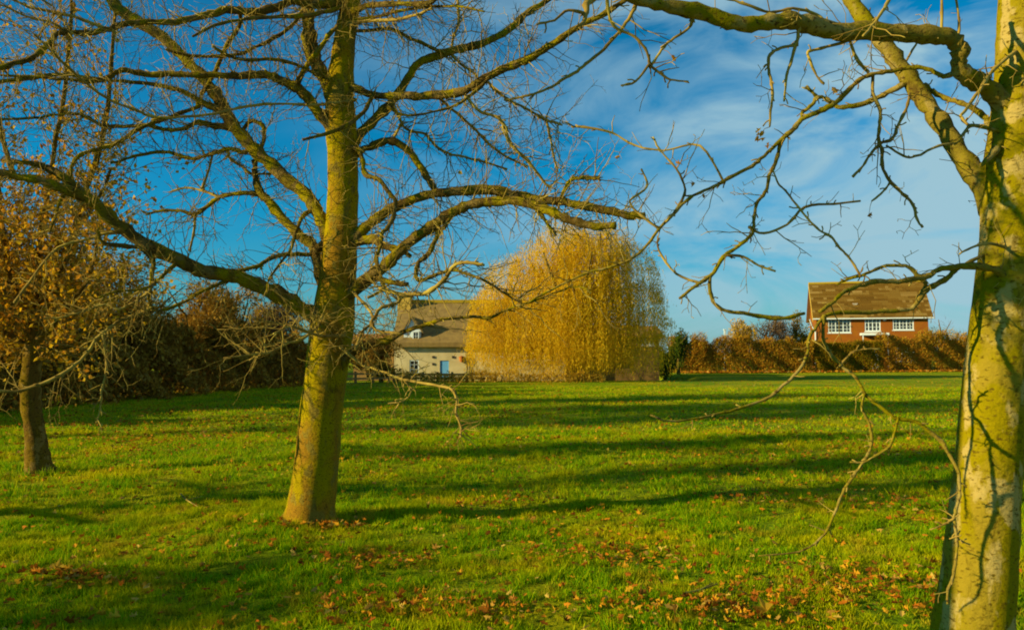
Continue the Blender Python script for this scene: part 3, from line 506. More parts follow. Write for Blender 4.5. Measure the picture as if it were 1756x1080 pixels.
br([(1285, 390, 4), (1310, 400, 3), (1350, 385, 3), (1380, 355, 3), (1430, 350, 2.6), (1475, 345, 2.2)], .1, twigs=10)
br([(1245, 438, 4), (1275, 440, 3), (1300, 455, 2.6), (1330, 465, 2.2)], 0, twigs=8, tl=.15)
br([(1560, 150, 4), (1540, 130, 3), (1560, 95, 3), (1580, 60, 2.5)], .3)
br([(1735, 430, 6), (1700, 418, 3.5), (1665, 425, 2.6), (1645, 436, 2)], -.4)
br([(1045, -15, 8), (1012, 0, 8), (1005, 22, 6.5), (1000, 40, 5), (985, 48, 3.5)], -.2, twigs=6)
br([(1004, 25, 5), (975, 18, 4), (950, 35, 3.6), (920, 42, 3)], -.1)
for (a, b, Y, s_, m_, n_) in [(1303, 232, 3.45, .04, M_hang, 7), (1318, 250, 3.45, .05, M_hang, 1), (1322, 292, 3.35, .06, M_hang, 1), (1490, 368, 3.6, .07, M_hang, 1), (1058, 269, 3.5, .05, M_hang, 1), (1163, 281, 3.45, .05, M_hang, 1), (1190, 316, 3.4, .055, M_hang, 1), (1431, 154, 3.2, .07, M_brownleaf, 1), (1155, 100, 3.2, .04, M_hang, 1), (1206, 336, 3.4, .04, M_hang, 1), (1287, 412, 3.5, .03, M_hang, 1), (945, 465, 3.8, .05, M_hang, 1)]:
    curl_leaf(T2, a, b, Y + .1, s_ * .85, m_, n=n_)

# ---- the tree at the left edge, still in orange leaf
T3 = Tree('autumn_tree', 'tree with ragged orange leaves and a short brown trunk at the left edge', 10.6, M_barkL, (68, 812))
T3.limb('trunk', [(72, 832, 27), (68, 812, 23), (64, 780, 19), (60, 740, 17), (54, 700, 16), (52, 660, 17), (56, 610, 15), (60, 560, 14)], sides=14, twigs=0, jit=.05)
tips = []
def t3(raw, dz, n=17, leafy=True):
    T3.limb('branch', raw, dz, twigs=0); p = T3.paths[-1]; W = np.array([P(q[0], q[1], q[2]) for q in p]); rad = p[:, 3] * p[:, 2] / F_PX
    bag = Bag(); tot = np.linalg.norm(np.diff(W, axis=0), axis=1).sum()
    for _ in range(int(n * tot)):
        i = rng.integers(len(W) // 6, len(W) - 1); tan = W[i] - W[i - 1]; tan /= np.linalg.norm(tan); sd_ = rvec(); dd = tan * .5 + sd_; dd[2] += .25
        twig(bag, W[i], dd, rng.uniform(.4, 1.4), min(.008, rad[i]), 2, 1, seg=.11, up=.05, tips=tips if leafy else None, childp=.5)
    return bag
bags = []
for raw, dz in [([(60, 560, 12), (75, 520, 9), (95, 490, 8), (110, 450, 7.5), (125, 400, 7), (145, 330, 6), (170, 260, 5.5), (185, 180, 5), (195, 60, 4), (200, -60, 3)], .7),
                ([(61, 560, 11), (60, 520, 8), (62, 480, 7), (68, 420, 6.5), (80, 350, 6), (92, 260, 5), (110, 160, 4.5), (120, 50, 4), (125, -80, 3)], -.6),
                ([(57, 575, 10), (45, 540, 8), (20, 490, 8), (8, 440, 8), (2, 400, 8), (-5, 330, 7), (-15, 230, 6), (-10, 100, 5), (0, -40, 3)], .3),
                ([(54, 605, 8), (20, 575, 6), (-15, 555, 5.5), (-90, 480, 4.5), (-160, 380, 3)], -.5),
                ([(56, 590, 8), (90, 560, 6), (120, 520, 5), (150, 480, 4), (165, 430, 3), (175, 380, 2.5)], -.9),
                ([(55, 610, 7), (85, 600, 5), (125, 590, 4), (170, 560, 3)], .8),
                ([(50, 620, 7), (15, 610, 5), (-30, 600, 4), (-110, 560, 3)], .9),
                ([(2, 400, 7), (-50, 320, 6), (-110, 220, 5), (-150, 80, 3)], -.3),
                ([(125, 400, 5), (150, 370, 4), (175, 330, 3.5), (190, 290, 3)], .4)]:
    bags.append(t3(raw, dz))
tb = Bag()
for b_ in bags:
    for V_, F_q, M_i in zip(b_.V, b_.F, b_.M): pass
V_ = np.concatenate([np.concatenate(b_.V) for b_ in bags]); offs = np.cumsum([0] + [b_.n for b_ in bags[:-1]])
F_q = np.concatenate([np.concatenate(b_.F) + o_ for b_, o_ in zip(bags, offs)])
new_mesh('twigs', V_, F_q, [M_barkL, M_twig], T3.root, True, np.ones(len(F_q)))
C = np.concatenate([t_[1:] for t_ in tips]); C = C[(C[:, 2] > 1.2)]
pd = np.clip(1.05 - (C[:, 2] - 1.6) * 0.17, .22, 1)
C = C[rng.random(len(C)) < pd]; C = np.repeat(C, 1, 0) + rng.normal(0, .035, (len(C), 3)); n = len(C)
print('LEAVES', n)
if n > 60000: C = C[rng.permutation(n)[:60000]]; n = 60000
V, Fq = kites(C, rdirs(n), rdirs(n), rng.uniform(.05, .10, n), rng.uniform(.035, .07, n), .15)
new_mesh('foliage', V, Fq, M_orange, T3.root)

# ------------------------------------------------------------------ generic crowns, bushes, trees behind
def crown(center, rad, n, size, blobs=22, stick=0.25, flat=0.0, seed=0, rough=0.5, zmin=None):
    r = np.random.default_rng(seed); bc = r.normal(size=(blobs, 3)); bc /= np.linalg.norm(bc, axis=1, keepdims=True); bc *= (r.random((blobs, 1)) ** .5) * .72
    br_ = r.uniform(.22, .48, blobs) * (1 - rough * .3)
    k = r.integers(0, blobs, n); d = r.normal(size=(n, 3)); d /= np.linalg.norm(d, axis=1, keepdims=True); rr = r.random(n) ** .45 + np.abs(r.normal(0, .10, n))
    C = (bc[k] + d * (rr * br_[k])[:, None]) * np.array(rad) + np.array(center)
    lo = 0.05 if zmin is None else zmin; gh = ground_h(C[:, 0], C[:, 1]); C[:, 2] = np.where(C[:, 2] < gh + lo, gh + lo + r.random(n) * .3, C[:, 2])
    st = r.random(n) < stick; ln = np.where(st, size * r.uniform(3, 6, n), size * r.uniform(.7, 1.4, n)); wd = np.where(st, size * .14, size * r.uniform(.5, .9, n))
    D = r.normal(size=(n, 3)); D[st] = D[st] * .5 + d[st] + np.array([0, 0, .5])
    return kites(C, D, r.normal(size=(n, 3)), ln, wd, .1)
def bg_tree(name, label, px, top, Y, wpx, m, n=7000, size=.16, group=None, trunk_r=.14, crown_bot=None, seed=1, stick=.3, blobs=24, parts=('trunk', 'crown')):
    c0 = P(px, top, Y); x0 = c0[0]; zt = c0[2]; g0 = float(ground_h(x0, Y)); rw = wpx / 2 * px_size(Y); zb = crown_bot if crown_bot is not None else g0 + .2
    root = empty(name, (x0, Y, g0), label, 'tree' if 'tree' in name or name == 'conifer' else 'bush', group)
    bag = Bag(); r_ = np.random.default_rng(seed); H = zt - g0
    tube(bag, [(x0, Y, g0 - .1), (x0 + r_.normal(0, .1), Y, g0 + H * .3), (x0 + r_.normal(0, .25), Y, g0 + H * .6), (x0 + r_.normal(0, .3), Y, g0 + H * .88)], [trunk_r, trunk_r * .8, trunk_r * .5, trunk_r * .2], 8)
    for _ in range(9):
        z = g0 + H * r_.uniform(.15, .6); a = r_.uniform(0, 6.28); l_ = rw * r_.uniform(.5, .95)
        tube(bag, [(x0, Y, z), (x0 + math.cos(a) * l_ * .5, Y + math.sin(a) * l_ * .5, z + H * .12), (x0 + math.cos(a) * l_, Y + math.sin(a) * l_, z + H * .3)], [trunk_r * .5, trunk_r * .3, trunk_r * .1], 5)
    bag.build(parts[0], M_barkB, root, True)
    V, Fq = crown((x0, Y, (zt + zb) / 2), (rw * 1.08, rw * 0.9, (zt - zb) / 2 * 1.08), n, size, blobs=blobs, seed=seed, stick=stick)
    new_mesh(parts[1], V, Fq, m, root); return root
bg_tree('woodland_tree', 'tall dark brown tree behind the orange leaved tree, nearest of the wood', 60, 400, 25, 330, M_brownleaf, 13000, .15, seed=2, stick=.5)
bg_tree('woodland_tree', 'broad brown tree with a rounded top at the wood edge, second from the left', 215, 440, 28, 240, M_brownleaf, 13000, .14, seed=3, stick=.5)
bg_tree('woodland_tree', 'rust brown tree between the round brown tree and the grey one', 335, 470, 32, 200, M_brownleaf, 10000, .14, seed=4, stick=.5)
bg_tree('woodland_tree', 'orange brown tree crown just left of the grey twiggy tree', 412, 480, 36, 140, M_rustleaf, 8000, .14, seed=5, stick=.5)
bg_tree('woodland_tree', 'grey brown twiggy tree under the long low branch', 468, 500, 40, 105, M_greyleaf, 7000, .14, seed=6, stick=.6)
bg_tree('woodland_tree', 'small dark tree at the far left of the lawn, nearest to the left edge', -70, 430, 21, 300, M_brownleaf, 9000, .15, seed=22)
bg_tree('green_bush', 'dark green ivy bush left of the leaning trunk', 508, 572, 44, 75, M_green, 5000, .14, seed=7)
bg_tree('brown_bush', 'brown thicket seen right of the leaning trunk', 636, 566, 46, 105, M_brownleaf, 6500, .14, seed=8)
bg_tree('brown_bush', 'low russet bush against the left end of the cottage', 655, 618, 42.5, 60, M_rustleaf, 2500, .12, seed=9)
# understorey: the shaded thicket along the wood edge
def band(name, label, cat, line, zlo, zhi, thick, n, size, m, kind=None, hole=0, stick=.2, wob=.35, col=None):
    pts = np.array(line, float); seg = np.diff(pts, axis=0); ln = np.linalg.norm(seg, axis=1); k = rng.choice(len(seg), n, p=ln / ln.sum()); t = rng.random(n)
    xy = pts[k] + seg[k] * t[:, None]; nrm = np.stack([-seg[k, 1], seg[k, 0]], 1) / ln[k][:, None]
    s = np.cumsum(np.append(0, ln))[k] + t * ln[k]; top = zhi * (1 + wob * .35 * np.sin(s * 1.1 + 2) * np.sin(s * .37) + wob * .22 * np.sin(s * 3.3) + wob * .15 * np.sin(s * 7.1))
    q = rng.random(n) ** .8; z = zlo + (top - zlo) * q + rng.normal(0, .06, n)
    dep = thick * (1 - .45 * q) * np.sign(rng.normal(size=n)) * rng.random(n) ** .4 * (1 + .25 * np.sin(s * 2.3 + z * 3))
    xy = xy + nrm * dep[:, None]; gz = ground_h(xy[:, 0], xy[:, 1]); C = np.column_stack([xy, gz + np.maximum(z, .02)])
    st = rng.random(n) < stick; l_ = np.where(st, size * rng.uniform(2.5, 5, n), size * rng.uniform(.7, 1.4, n)); w_ = np.where(st, size * .15, size * rng.uniform(.5, .9, n))
    D = rng.normal(size=(n, 3)); D[st] += np.array([0, 0, 2.0]); V, Fq = kites(C, D, rng.normal(size=(n, 3)), l_, w_, .1)
    o = pts[0]; root = empty(name, (o[0], o[1], float(ground_h(o[0], o[1]))), label, cat)
    bag = Bag(); bag.add(V, Fq, 0)
    for q_ in range(max(4, int(ln.sum() / 1.2))):
        i = rng.choice(len(seg), p=ln / ln.sum()); p_ = pts[i] + seg[i] * rng.random(); g0 = float(ground_h(p_[0], p_[1]))
        tube(bag, [(p_[0], p_[1], g0 - .1), (p_[0] + rng.normal(0, .1), p_[1], g0 + zhi * .4), (p_[0] + rng.normal(0, .25), p_[1] + rng.normal(0, .2), g0 + zhi * .85)], [.05, .035, .01], 5, mi=1)
    bag.build('foliage', [m, M_barkB], root); return root
band('hedgerow', 'dark shaded thicket along the foot of the wood, left side of the lawn', 'hedge', [(-15.5, 16), (-14.6, 22), (-13.6, 25.5), (-12.9, 30), (-11.8, 36), (-10.6, 40)], 0, 2.1, 1.3, 52000, .16, M_brownleaf, wob=.5)
band('hedge', 'reddish brown clipped hedge between the willow and the brick house', 'hedge', [(12.4, 62), (18, 62.6), (24.0, 63.5)], 0, 2.6, .8, 46000, .11, M_rustleaf, wob=.3)
band('hedge', 'olive green hedge in front of the brick house', 'hedge', [(24.1, 63.6), (30.2, 65)], 0, 2.4, .9, 34000, .11, M_olive, wob=.15)
band('hedge', 'tall rust coloured hedge beside the pale barked tree', 'hedge', [(30.3, 65), (36, 66.5), (46, 69)], 0, 2.9, .9, 50000, .11, M_rustleaf, wob=.4)
bg_tree('green_bush', 'dark shaded bush behind the lowest shoots at the right end of the willow', 1140, 588, 56, 46, M_green, 3000, .13, seed=21, stick=.2)
bg_tree('conifer', 'small dark green evergreen beside the right edge of the willow', 1163, 558, 58, 42, M_green, 3500, .13, seed=12, stick=.1)
bg_tree('brown_bush', 'low reddish bush just right of the evergreen', 1195, 562, 62, 40, M_rustleaf, 2200, .14, seed=13, stick=.5)
bg_tree('golden_bush', 'golden yellow bush behind the hedge, left of the dark twiggy bush', 1272, 541, 66, 66, M_gold, 3600, .15, seed=14)
bg_tree('twiggy_bush', 'dark twiggy bush behind the hedge, left of the brick house', 1318, 533, 68, 84, M_greyleaf, 4200, .16, seed=15, stick=.6)
bg_tree('golden_bush', 'yellow and olive bush touching the left corner of the brick house', 1362, 527, 69, 52, M_olive, 3200, .15, seed=16)
bg_tree('bare_bush', 'bare shrub just right of the brick house', 1612, 536, 71, 62, M_greyleaf, 700, .12, seed=17, stick=.95, blobs=14)
bg_tree('olive_bush', 'rounded yellow green bush right of the brick house, behind the hedge', 1640, 562, 72, 100, M_gold, 4200, .16, seed=18)
bg_tree('olive_bush', 'leafy climber at the right corner of the brick house', 1592, 556, 70.2, 36, M_olive, 1800, .13, seed=19)

# ------------------------------------------------------------------ weeping willow
YW = 45.0; wb = P(985, 640, YW); wx = wb[0]
wroot = empty('weeping_willow', (wx, YW, float(ground_h(wx, YW))), 'golden weeping willow with curtains of hanging shoots in front of the cottage', 'tree')
bag = Bag(); g0 = float(ground_h(wx, YW))
tube(bag, [(wx, YW, g0 - .1), (wx - .1, YW, 1.2), (wx + .2, YW, 2.6), (wx + .1, YW, 4.2)], [.5, .42, .36, .26], 12)
for a in range(9):
    an = a * .7; l_ = rng.uniform(2.2, 4.2); tube(bag, [(wx, YW, 2.4), (wx + math.cos(an) * l_ * .4, YW + math.sin(an) * l_ * .4, 4.3), (wx + math.cos(an) * l_ * .8, YW + math.sin(an) * l_ * .8, 6.0), (wx + math.cos(an) * l_, YW + math.sin(an) * l_, 6.9)], [.2, .14, .08, .03], 7)
bag.build('trunk', M_barkB, wroot, True)
CC = []; DD = []; LL = []; WW = []
XR = P(1062, 0, YW)[0]
for (bx, by, br_, ncur, sp) in [(965, 436, 54, 16, 1), (1018, 448, 62, 18, 1), (930, 466, 56, 16, 1), (882, 494, 54, 16, 1), (848, 535, 42, 13, 1), (1078, 466, 46, 14, 1), (1095, 520, 38, 13, .9), (1110, 500, 26, 6, .8), (1000, 505, 84, 20, 1), (935, 540, 84, 20, 1), (826, 570, 26, 9, .9), (845, 560, 36, 9, 1), (815, 600, 16, 5, .9), (1122, 590, 24, 6, .8), (1010, 470, 70, 12, 1), (1050, 545, 60, 14, .9), (1118, 560, 30, 9, .8), (1050, 425, 40, 9, 1), (1136, 590, 16, 4, .7)]:
    c = P(bx, by, YW); r_ = br_ * px_size(YW)
    for q_ in range(ncur):
        dc = rdirs(1)[0]; dc[2] = abs(dc[2]); zc = rng.uniform(.05, .9) if rng.random() < .72 * sp + .1 else rng.uniform(1.0, 4.2); ns = int(rng.uniform(9, 27) * sp * (br_ / 55))
        for u_ in range(ns):
            d = dc + rng.normal(0, .34, 3); d /= np.linalg.norm(d); d[2] = abs(d[2])
            p = c + d * r_ * np.array([1, 1.25, 1]) * rng.uniform(.8, 1.04) + np.array([0, rng.normal(0, .5), 0])
            zend = min(zc + abs(rng.normal(0, .55)), p[2] - .5); Lh = p[2] - zend; m = int(Lh / .11) + 2; t = np.linspace(0, 1, m)
            o2 = d[:2] / (np.linalg.norm(d[:2]) + 1e-6); outw = rng.uniform(.2, .55) * (1 - np.exp(-4 * t)); sway = rng.normal(0, .16)
            q = np.column_stack([p[0] + o2[0] * outw + sway * t * t, p[1] + o2[1] * outw, p[2] - Lh * (t ** 1.2) + .25 * np.sin(t * 3.1) * (t < .3)])
            q += rng.normal(0, .05, q.shape); CC.append(q); DD.append(np.tile([0, 0, -1.0], (m, 1)) + rng.normal(0, .33, (m, 3)))
            LL.append(rng.uniform(.10, .24, m)); WW.append(rng.uniform(.018, .042, m))
        # short fuzzy shoots over the top
        m = int(60 * sp); d = dc + rng.normal(0, .5, (m, 3)); d /= np.linalg.norm(d, axis=1, keepdims=True); d[:, 2] = np.abs(d[:, 2])
        CC.append(c + d * r_ * np.array([1, 1.25, 1]) * rng.uniform(.85, 1.13, (m, 1))); DD.append(d + rng.normal(0, .5, (m, 3))); LL.append(rng.uniform(.12, .35, m)); WW.append(rng.uniform(.015, .04, m))
CC = np.concatenate(CC); DD = np.concatenate(DD); LL = np.concatenate(LL); WW = np.concatenate(WW)
V, Fq = kites(CC, DD, rdirs(len(CC)), LL, WW, .1); new_mesh('hanging_foliage', V, Fq, M_willow, wroot)

# ------------------------------------------------------------------ cottage
def plain(name, c, c2=None, sc=3, rough=.8, bump=.2, bsc=20, stretch=None):
    def f(t, b, o):
        a = n_noise(t, sc, 5, stretch=stretch); t.links.new(n_ramp(t, a, [(.35, c), (.65, c2 or tuple(q * .8 for q in c))]), b.inputs['Base Color']); n_bump(t, b, n_noise(t, bsc, 4), bump, .02)
    return mat(name, f, rough, .3)
M_white = plain('limewash', (.62, .54, .32), (.46, .40, .22), 1.2)
M_paint = plain('white_paint', (.62, .72, .78), (.56, .66, .72), 2, .5)
M_blue = plain('pale_blue_paint', (.14, .42, .85), (.12, .38, .80), 2, .5)
M_thatch = plain('thatch', (.27, .19, .06), (.19, .13, .045), 3, .95, .6, 30, (1, 1, .3))
M_stone = plain('chimney_stone', (.58, .40, .07), (.45, .30, .05), 4)
M_wood = plain('fence_wood', (.30, .18, .05), (.20, .12, .035), 6)
M_terra = plain('terracotta', (.45, .14, .02), (.3, .09, .02), 4)
M_dark = plain('dark_metal', (.03, .025, .02), (.04, .035, .03), 4)
M_moss = plain('mossy_ridge', (.40, .28, .01), (.32, .24, .01), 6)
def f_(t, b, o):
    b.inputs['Base Color'].default_value = (.03, .035, .04, 1); b.inputs['Roughness'].default_value = .12; b.inputs['Specular IOR Level'].default_value = .6
M_glass = mat('window_glass', f_, .12, .6)
def f_(t, b, o):
    br1 = t.nodes.new('ShaderNodeTexBrick'); br1.inputs['Scale'].default_value = 1; br1.inputs['Brick Width'].default_value = .225; br1.inputs['Row Height'].default_value = .075; br1.inputs['Mortar Size'].default_value = .008
    br1.inputs['Color1'].default_value = (.24, .065, .006, 1); br1.inputs['Color2'].default_value = (.22, .055, .005, 1); br1.inputs['Mortar'].default_value = (.22, .12, .03, 1)
    c = t.nodes.new('ShaderNodeTexCoord'); s = t.nodes.new('ShaderNodeSeparateXYZ'); m = t.nodes.new('ShaderNodeCombineXYZ'); ad = t.nodes.new('ShaderNodeMath'); t.links.new(c.outputs['Object'], s.inputs[0])
    t.links.new(s.outputs[0], ad.inputs[0]); t.links.new(s.outputs[1], ad.inputs[1]); t.links.new(ad.outputs[0], m.inputs[0]); t.links.new(s.outputs[2], m.inputs[1]); t.links.new(m.outputs[0], br1.inputs['Vector'])
    t.links.new(n_mix(t, n_ramp(t, n_noise(t, 1.5, 4), [(.4, (0, 0, 0)), (.7, (1, 1, 1))]), br1.outputs[0], (.26, .095, .008)), b.inputs['Base Color'])
M_brick = mat('red_brick', f_, .9, .1)
M_tile = plain('roof_tile', (.30, .14, .04), (.22, .12, .05), 5, .9, .4, 20)
def f_(t, b, o):
    g_ = t.nodes.new('ShaderNodeNewGeometry'); c = n_ramp(t, g_.outputs['Random Per Island'], [(0, (.11, .06, .010)), (.5, (.15, .085, .014)), (.8, (.18, .11, .022)), (1, (.28, .19, .06))])
    t.links.new(c, b.inputs['Base Color'])
M_tilei = mat('roof_tile_single', f_, .95, .04)

def wall_with_holes(bag, x0, x1, z0, z1, yf, yb, holes, mi=0):
    """front wall slab between yf and yb with rectangular openings"""
    xs_ = sorted({x0, x1, *[h for q in holes for h in q[:2]]}); zs_ = sorted({z0, z1, *[h for q in holes for h in q[2:]]})
    for i in range(len(xs_) - 1):
        for j in range(len(zs_) - 1):
            cx_, cz_ = (xs_[i] + xs_[i + 1]) / 2, (zs_[j] + zs_[j + 1]) / 2
            if any(q[0] < cx_ < q[1] and q[2] < cz_ < q[3] for q in holes): continue
            bag.box(xs_[i], xs_[i + 1], yf, yb, zs_[j], zs_[j + 1], mi)
def window(parent, x0, x1, z0, z1, y, cols, rows, fm=M_paint, t=.07, bar=.03, glassm=M_glass, label=None):
    b = Bag(); y0, y1 = y - .03, y + .09
    b.box(x0, x1, y0, y1, z0, z0 + t); b.box(x0, x1, y0, y1, z1 - t, z1); b.box(x0, x0 + t, y0, y1, z0 + t, z1 - t); b.box(x1 - t, x1, y0, y1, z0 + t, z1 - t)
    for i in range(1, cols):
        xx = x0 + (x1 - x0) * i / cols; wd_ = bar * (1.6 if cols > 3 and i % (cols // 3 or 1) == 0 else .8); b.box(xx - wd_ / 2, xx + wd_ / 2, y0 + .012, y1 - .02, z0 + t, z1 - t)
    for j in range(1, rows):
        zz = z0 + (z1 - z0) * j / rows; b.box(x0 + t, x1 - t, y0 + .018, y1 - .028, zz - bar * .4, zz + bar * .4)
    fr = b.build('window', fm, parent)
    if label: fr['label'] = label
    g_ = Bag(); g_.box(x0 + t * .5, x1 - t * .5, y + .035, y + .05, z0 + t * .5, z1 - t * .5); g_.build('pane', glassm, fr); 
    g_.__init__(); g_.box(x0 - .06, x1 + .06, y - .10, y + .02, z0 - .07, z0 - .004); g_.build('sill', fm, fr)
    for c_ in fr.children: c_.location = (0, 0, 0)
    return fr
def gable_house(root, x0, x1, y0, y1, zb, ze, zr, wall_m, roof_m, holes, over=.3, thick=.22, wt=.3, roof_name='roof', verge=.25):
    b = Bag(); wall_with_holes(b, x0, x1, zb, ze, y0, y0 + wt, holes); b.box(x0, x1, y1 - wt, y1, zb, ze); b.box(x0, x0 + wt, y0 + wt, y1 - wt, zb, ze); b.box(x1 - wt, x1, y0 + wt, y1 - wt, zb, ze)
    ym = (y0 + y1) / 2
    for xa, xb in ((x0, x0 + wt), (x1 - wt, x1)):
        b.prism([(xa, y0, ze), (xa, y1, ze), (xa, ym + .02, zr - .02), (xa, ym - .02, zr - .02)], [(xb, y0, ze), (xb, y1, ze), (xb, ym + .02, zr - .02), (xb, ym - .02, zr - .02)])
    b.build('wall', wall_m, root)
    r_ = Bag(); sl = (zr - ze) / (ym - y0); zo = ze - sl * over; X0, X1 = x0 - verge, x1 + verge
    r_.prism([(X0, y0 - over, zo), (X1, y0 - over, zo), (X1, ym, zr), (X0, ym, zr)], [(X0, y0 - over, zo + thick), (X1, y0 - over, zo + thick), (X1, ym, zr + thick), (X0, ym, zr + thick)])
    r_.prism([(X0, ym, zr), (X1, ym, zr), (X1, y1 + over, zo), (X0, y1 + over, zo)], [(X0, ym, zr + thick), (X1, ym, zr + thick), (X1, y1 + over, zo + thick), (X0, y1 + over, zo + thick)])
    return r_.build(roof_name, roof_m, root)
YC = 50.0; gC = -1.15
pc = lambda x, y, Y=YC: P(x, y, Y)
cx0, cx1 = pc(676, 600)[0], pc(975, 600)[0]
ze = pc(0, 587)[2]; zr = pc(0, 517, YC + 3)[2] - .3
cot = empty('cottage', (cx0, YC, gC), 'long whitewashed cottage with a thatched roof half hidden behind the willow', 'house')
hole = lambda a, b_, c_, d_, Y=YC: (pc(a, 0, Y)[0], pc(b_, 0, Y)[0], pc(0, d_, Y)[2], pc(0, c_, Y)[2])
wins = [hole(706, 722, 617, 641), hole(848, 866, 596, 612), hole(890, 915, 596, 618), hole(935, 955, 596, 618)]
door = hole(757, 772, 618, 650)
rf = gable_house(cot, cx0, cx1, YC, YC + 6, gC, ze, zr, M_white, M_thatch, wins + [door], .35, .28, roof_name='thatched_roof', verge=.1)
b = Bag(); b.box(cx0 + .4, cx1, YC + 2.85, YC + 3.15, zr + .2, zr + .42); o_ = b.build('ridge', M_moss, rf); o_.location = (0, 0, 0)
for i, q in enumerate(wins): window(cot, *q, YC + .05, 2, 3)
b = Bag(); b.box(door[0] + .002, door[1] - .002, YC + .05, YC + .12, door[2] + .002, door[3] - .002); d_ = b.build('door', M_blue, cot)
b = Bag(); b.box(door[1] - .12, door[1] - .07, YC + .0, YC + .05, door[2] + 0.5, door[2] + .56); h_ = b.build('handle', M_dark, d_); h_.location = (0, 0, 0)
b = Bag(); ch0, ch1 = pc(677, 0)[0], pc(699, 0)[0]; b.box(ch0 - .02, ch1, YC + 2.3, YC + 3.2, ze - .6, pc(0, 509, YC + 2.3)[2]); b.box(ch0 - .07, ch1 + .05, YC + 2.25, YC + 3.25, pc(0, 509, YC + 2.3)[2], pc(0, 505, YC + 2.3)[2])
b.build('chimney', M_stone, cot)
for k_ in (0,):
    pb = Bag(); tube(pb, [(ch0 + .45, YC + 2.75, pc(0, 505, YC + 2.3)[2]), (ch0 + .45, YC + 2.75, pc(0, 505, YC + 2.3)[2] + .22)], [.12, .10], 10); pb.build('chimney_pot', M_terra, cot)
# dormer
dx0, dx1 = pc(696, 0)[0], pc(725, 0)[0]; dm = (dx0 + dx1) / 2 - .1; dz0, dz1, dz2 = ze + .02, pc(0, 566)[2], pc(0, 546)[2]
dorm = Bag(); dorm.box(dx0, dx1, YC + .05, YC + 2.2, dz0, dz1); dorm.prism([(dx0, YC + .05, dz1), (dx1, YC + .05, dz1), (dm + .01, YC + .05, dz2), (dm - .01, YC + .05, dz2)], [(dx0, YC + 2.5, dz1), (dx1, YC + 2.5, dz1), (dm + .01, YC + 2.5, dz2), (dm - .01, YC + 2.5, dz2)])
dr_ = dorm.build('dormer', M_paint, cot)
b = Bag(); ov = .14
for xa, sg in ((dx0 - ov, -1), (dx1 + ov, 1)):
    zz = dz1 - ov * (dz2 - dz1) / (dm - dx0); q = [(xa, YC - .1, zz), (dm, YC - .1, dz2 + .03), (dm, YC - .1, dz2 + .16), (xa, YC - .1, zz + .13)]; b.prism(q, [(p[0], YC + 2.7, p[2]) for p in q])
o_ = b.build('dormer_roof', M_thatch, dr_); o_.location = (0, 0, 0)
wd_ = window(cot, pc(711, 0)[0], pc(722, 0)[0], pc(0, 584)[2], pc(0, 568)[2], YC - .02, 2, 2)
b = Bag(); b.box(cx0 - .05, pc(738, 0)[0], YC - .22, YC - .12, ze - .12, ze - .04); b.build('gutter', M_paint, cot)
b = Bag(); tube(b, [(pc(803, 0)[0], YC - .08, ze - .05), (pc(803, 0)[0], YC - .08, gC + .1)], [.045, .045], 8); b.build('downpipe', M_dark, cot)
b = Bag(); q = pc(792, 614); tube(b, [(q[0], YC - .12, q[2] - .25), (q[0], YC - .12, q[2] - .1), (q[0], YC - .12, q[2] + .1)], [.10, .16, .19], 10); b.build('wall_planter', M_terra, cot)
for (a, c_) in [(743, 624), (777, 612), (743, 612)]:
    b = Bag(); q = pc(a, c_); b.box(q[0] - .07, q[0] + .07, YC - .05, YC + .01, q[2] - .07, q[2] + .07); b.build('wall_vent', M_dark, cot)
# lower wing to the right and a lean-to on the left
cw = empty('cottage_wing', (pc(990, 0)[0], YC + 1, gC), 'low yellowish wing of the cottage showing right of the willow', 'house')
q2 = [hole(1095, 1117, 580, 592, YC + 1)]
gable_house(cw, cx1 + .05, pc(1125, 0, YC + 1)[0], YC + 1, YC + 5, gC, pc(0, 577, YC + 1)[2], pc(0, 557, YC + 3)[2] - .2, plain('brown_weatherboard', (.20, .12, .03), (.13, .08, .02), 2), M_tile, q2, .25, .14)
window(cw, *q2[0], YC + 1.05, 3, 2)
la = empty('lean_to_shed', (pc(615, 0, 52)[0], 52, gC), 'low tiled outbuilding behind the thicket at the left end of the cottage', 'shed')
gable_house(la, pc(612, 0, 52)[0], cx0 - .35, 52, 55, gC, pc(0, 588, 52)[2], pc(0, 573, 53.5)[2] - .1, M_wood, M_tile, [], .2, .12)
# garden boundary before the cottage: post and rail fence with brambles
def rail_fence(name, label, pxs, pys, Y0, Y1, h, rails, post_m, nposts):
    A = P(pxs[0], 600, Y0); B = P(pxs[1], 600, Y1); root = empty(name, (A[0], Y0, float(ground_h(A[0], Y0))), label, 'fence')
    for i in range(nposts):
        t = i / (nposts - 1); x_ = A[0] + (B[0] - A[0]) * t; y_ = Y0 + (Y1 - Y0) * t; g_ = float(ground_h(x_, y_)); b = Bag(); b.box(x_ - .06, x_ + .06, y_ - .06, y_ + .06, g_ - .1, g_ + h); b.build('post', post_m, root)
    for r_ in rails:
        b = Bag(); d = np.array([B[0] - A[0], Y1 - Y0]); nn = np.array([-d[1], d[0]]) / np.linalg.norm(d) * .02; off_ = np.array([0, -.085]); 
        for t0 in range(nposts - 1):
            ta, tb_ = t0 / (nposts - 1), (t0 + 1) / (nposts - 1); pa = np.array([A[0], Y0]) + d * ta + off_; pb_ = np.array([A[0], Y0]) + d * tb_ + off_; ga, gb = float(ground_h(*pa)) + r_, float(ground_h(*pb_)) + r_
            q = [(*(pa - nn), ga - .05), (*(pb_ - nn), gb - .05), (*(pb_ - nn), gb + .05), (*(pa - nn), ga + .05)]; b.prism(q, [(p[0] + 2 * nn[0], p[1] + 2 * nn[1], p[2]) for p in q])
        b.build('rail', post_m, root)
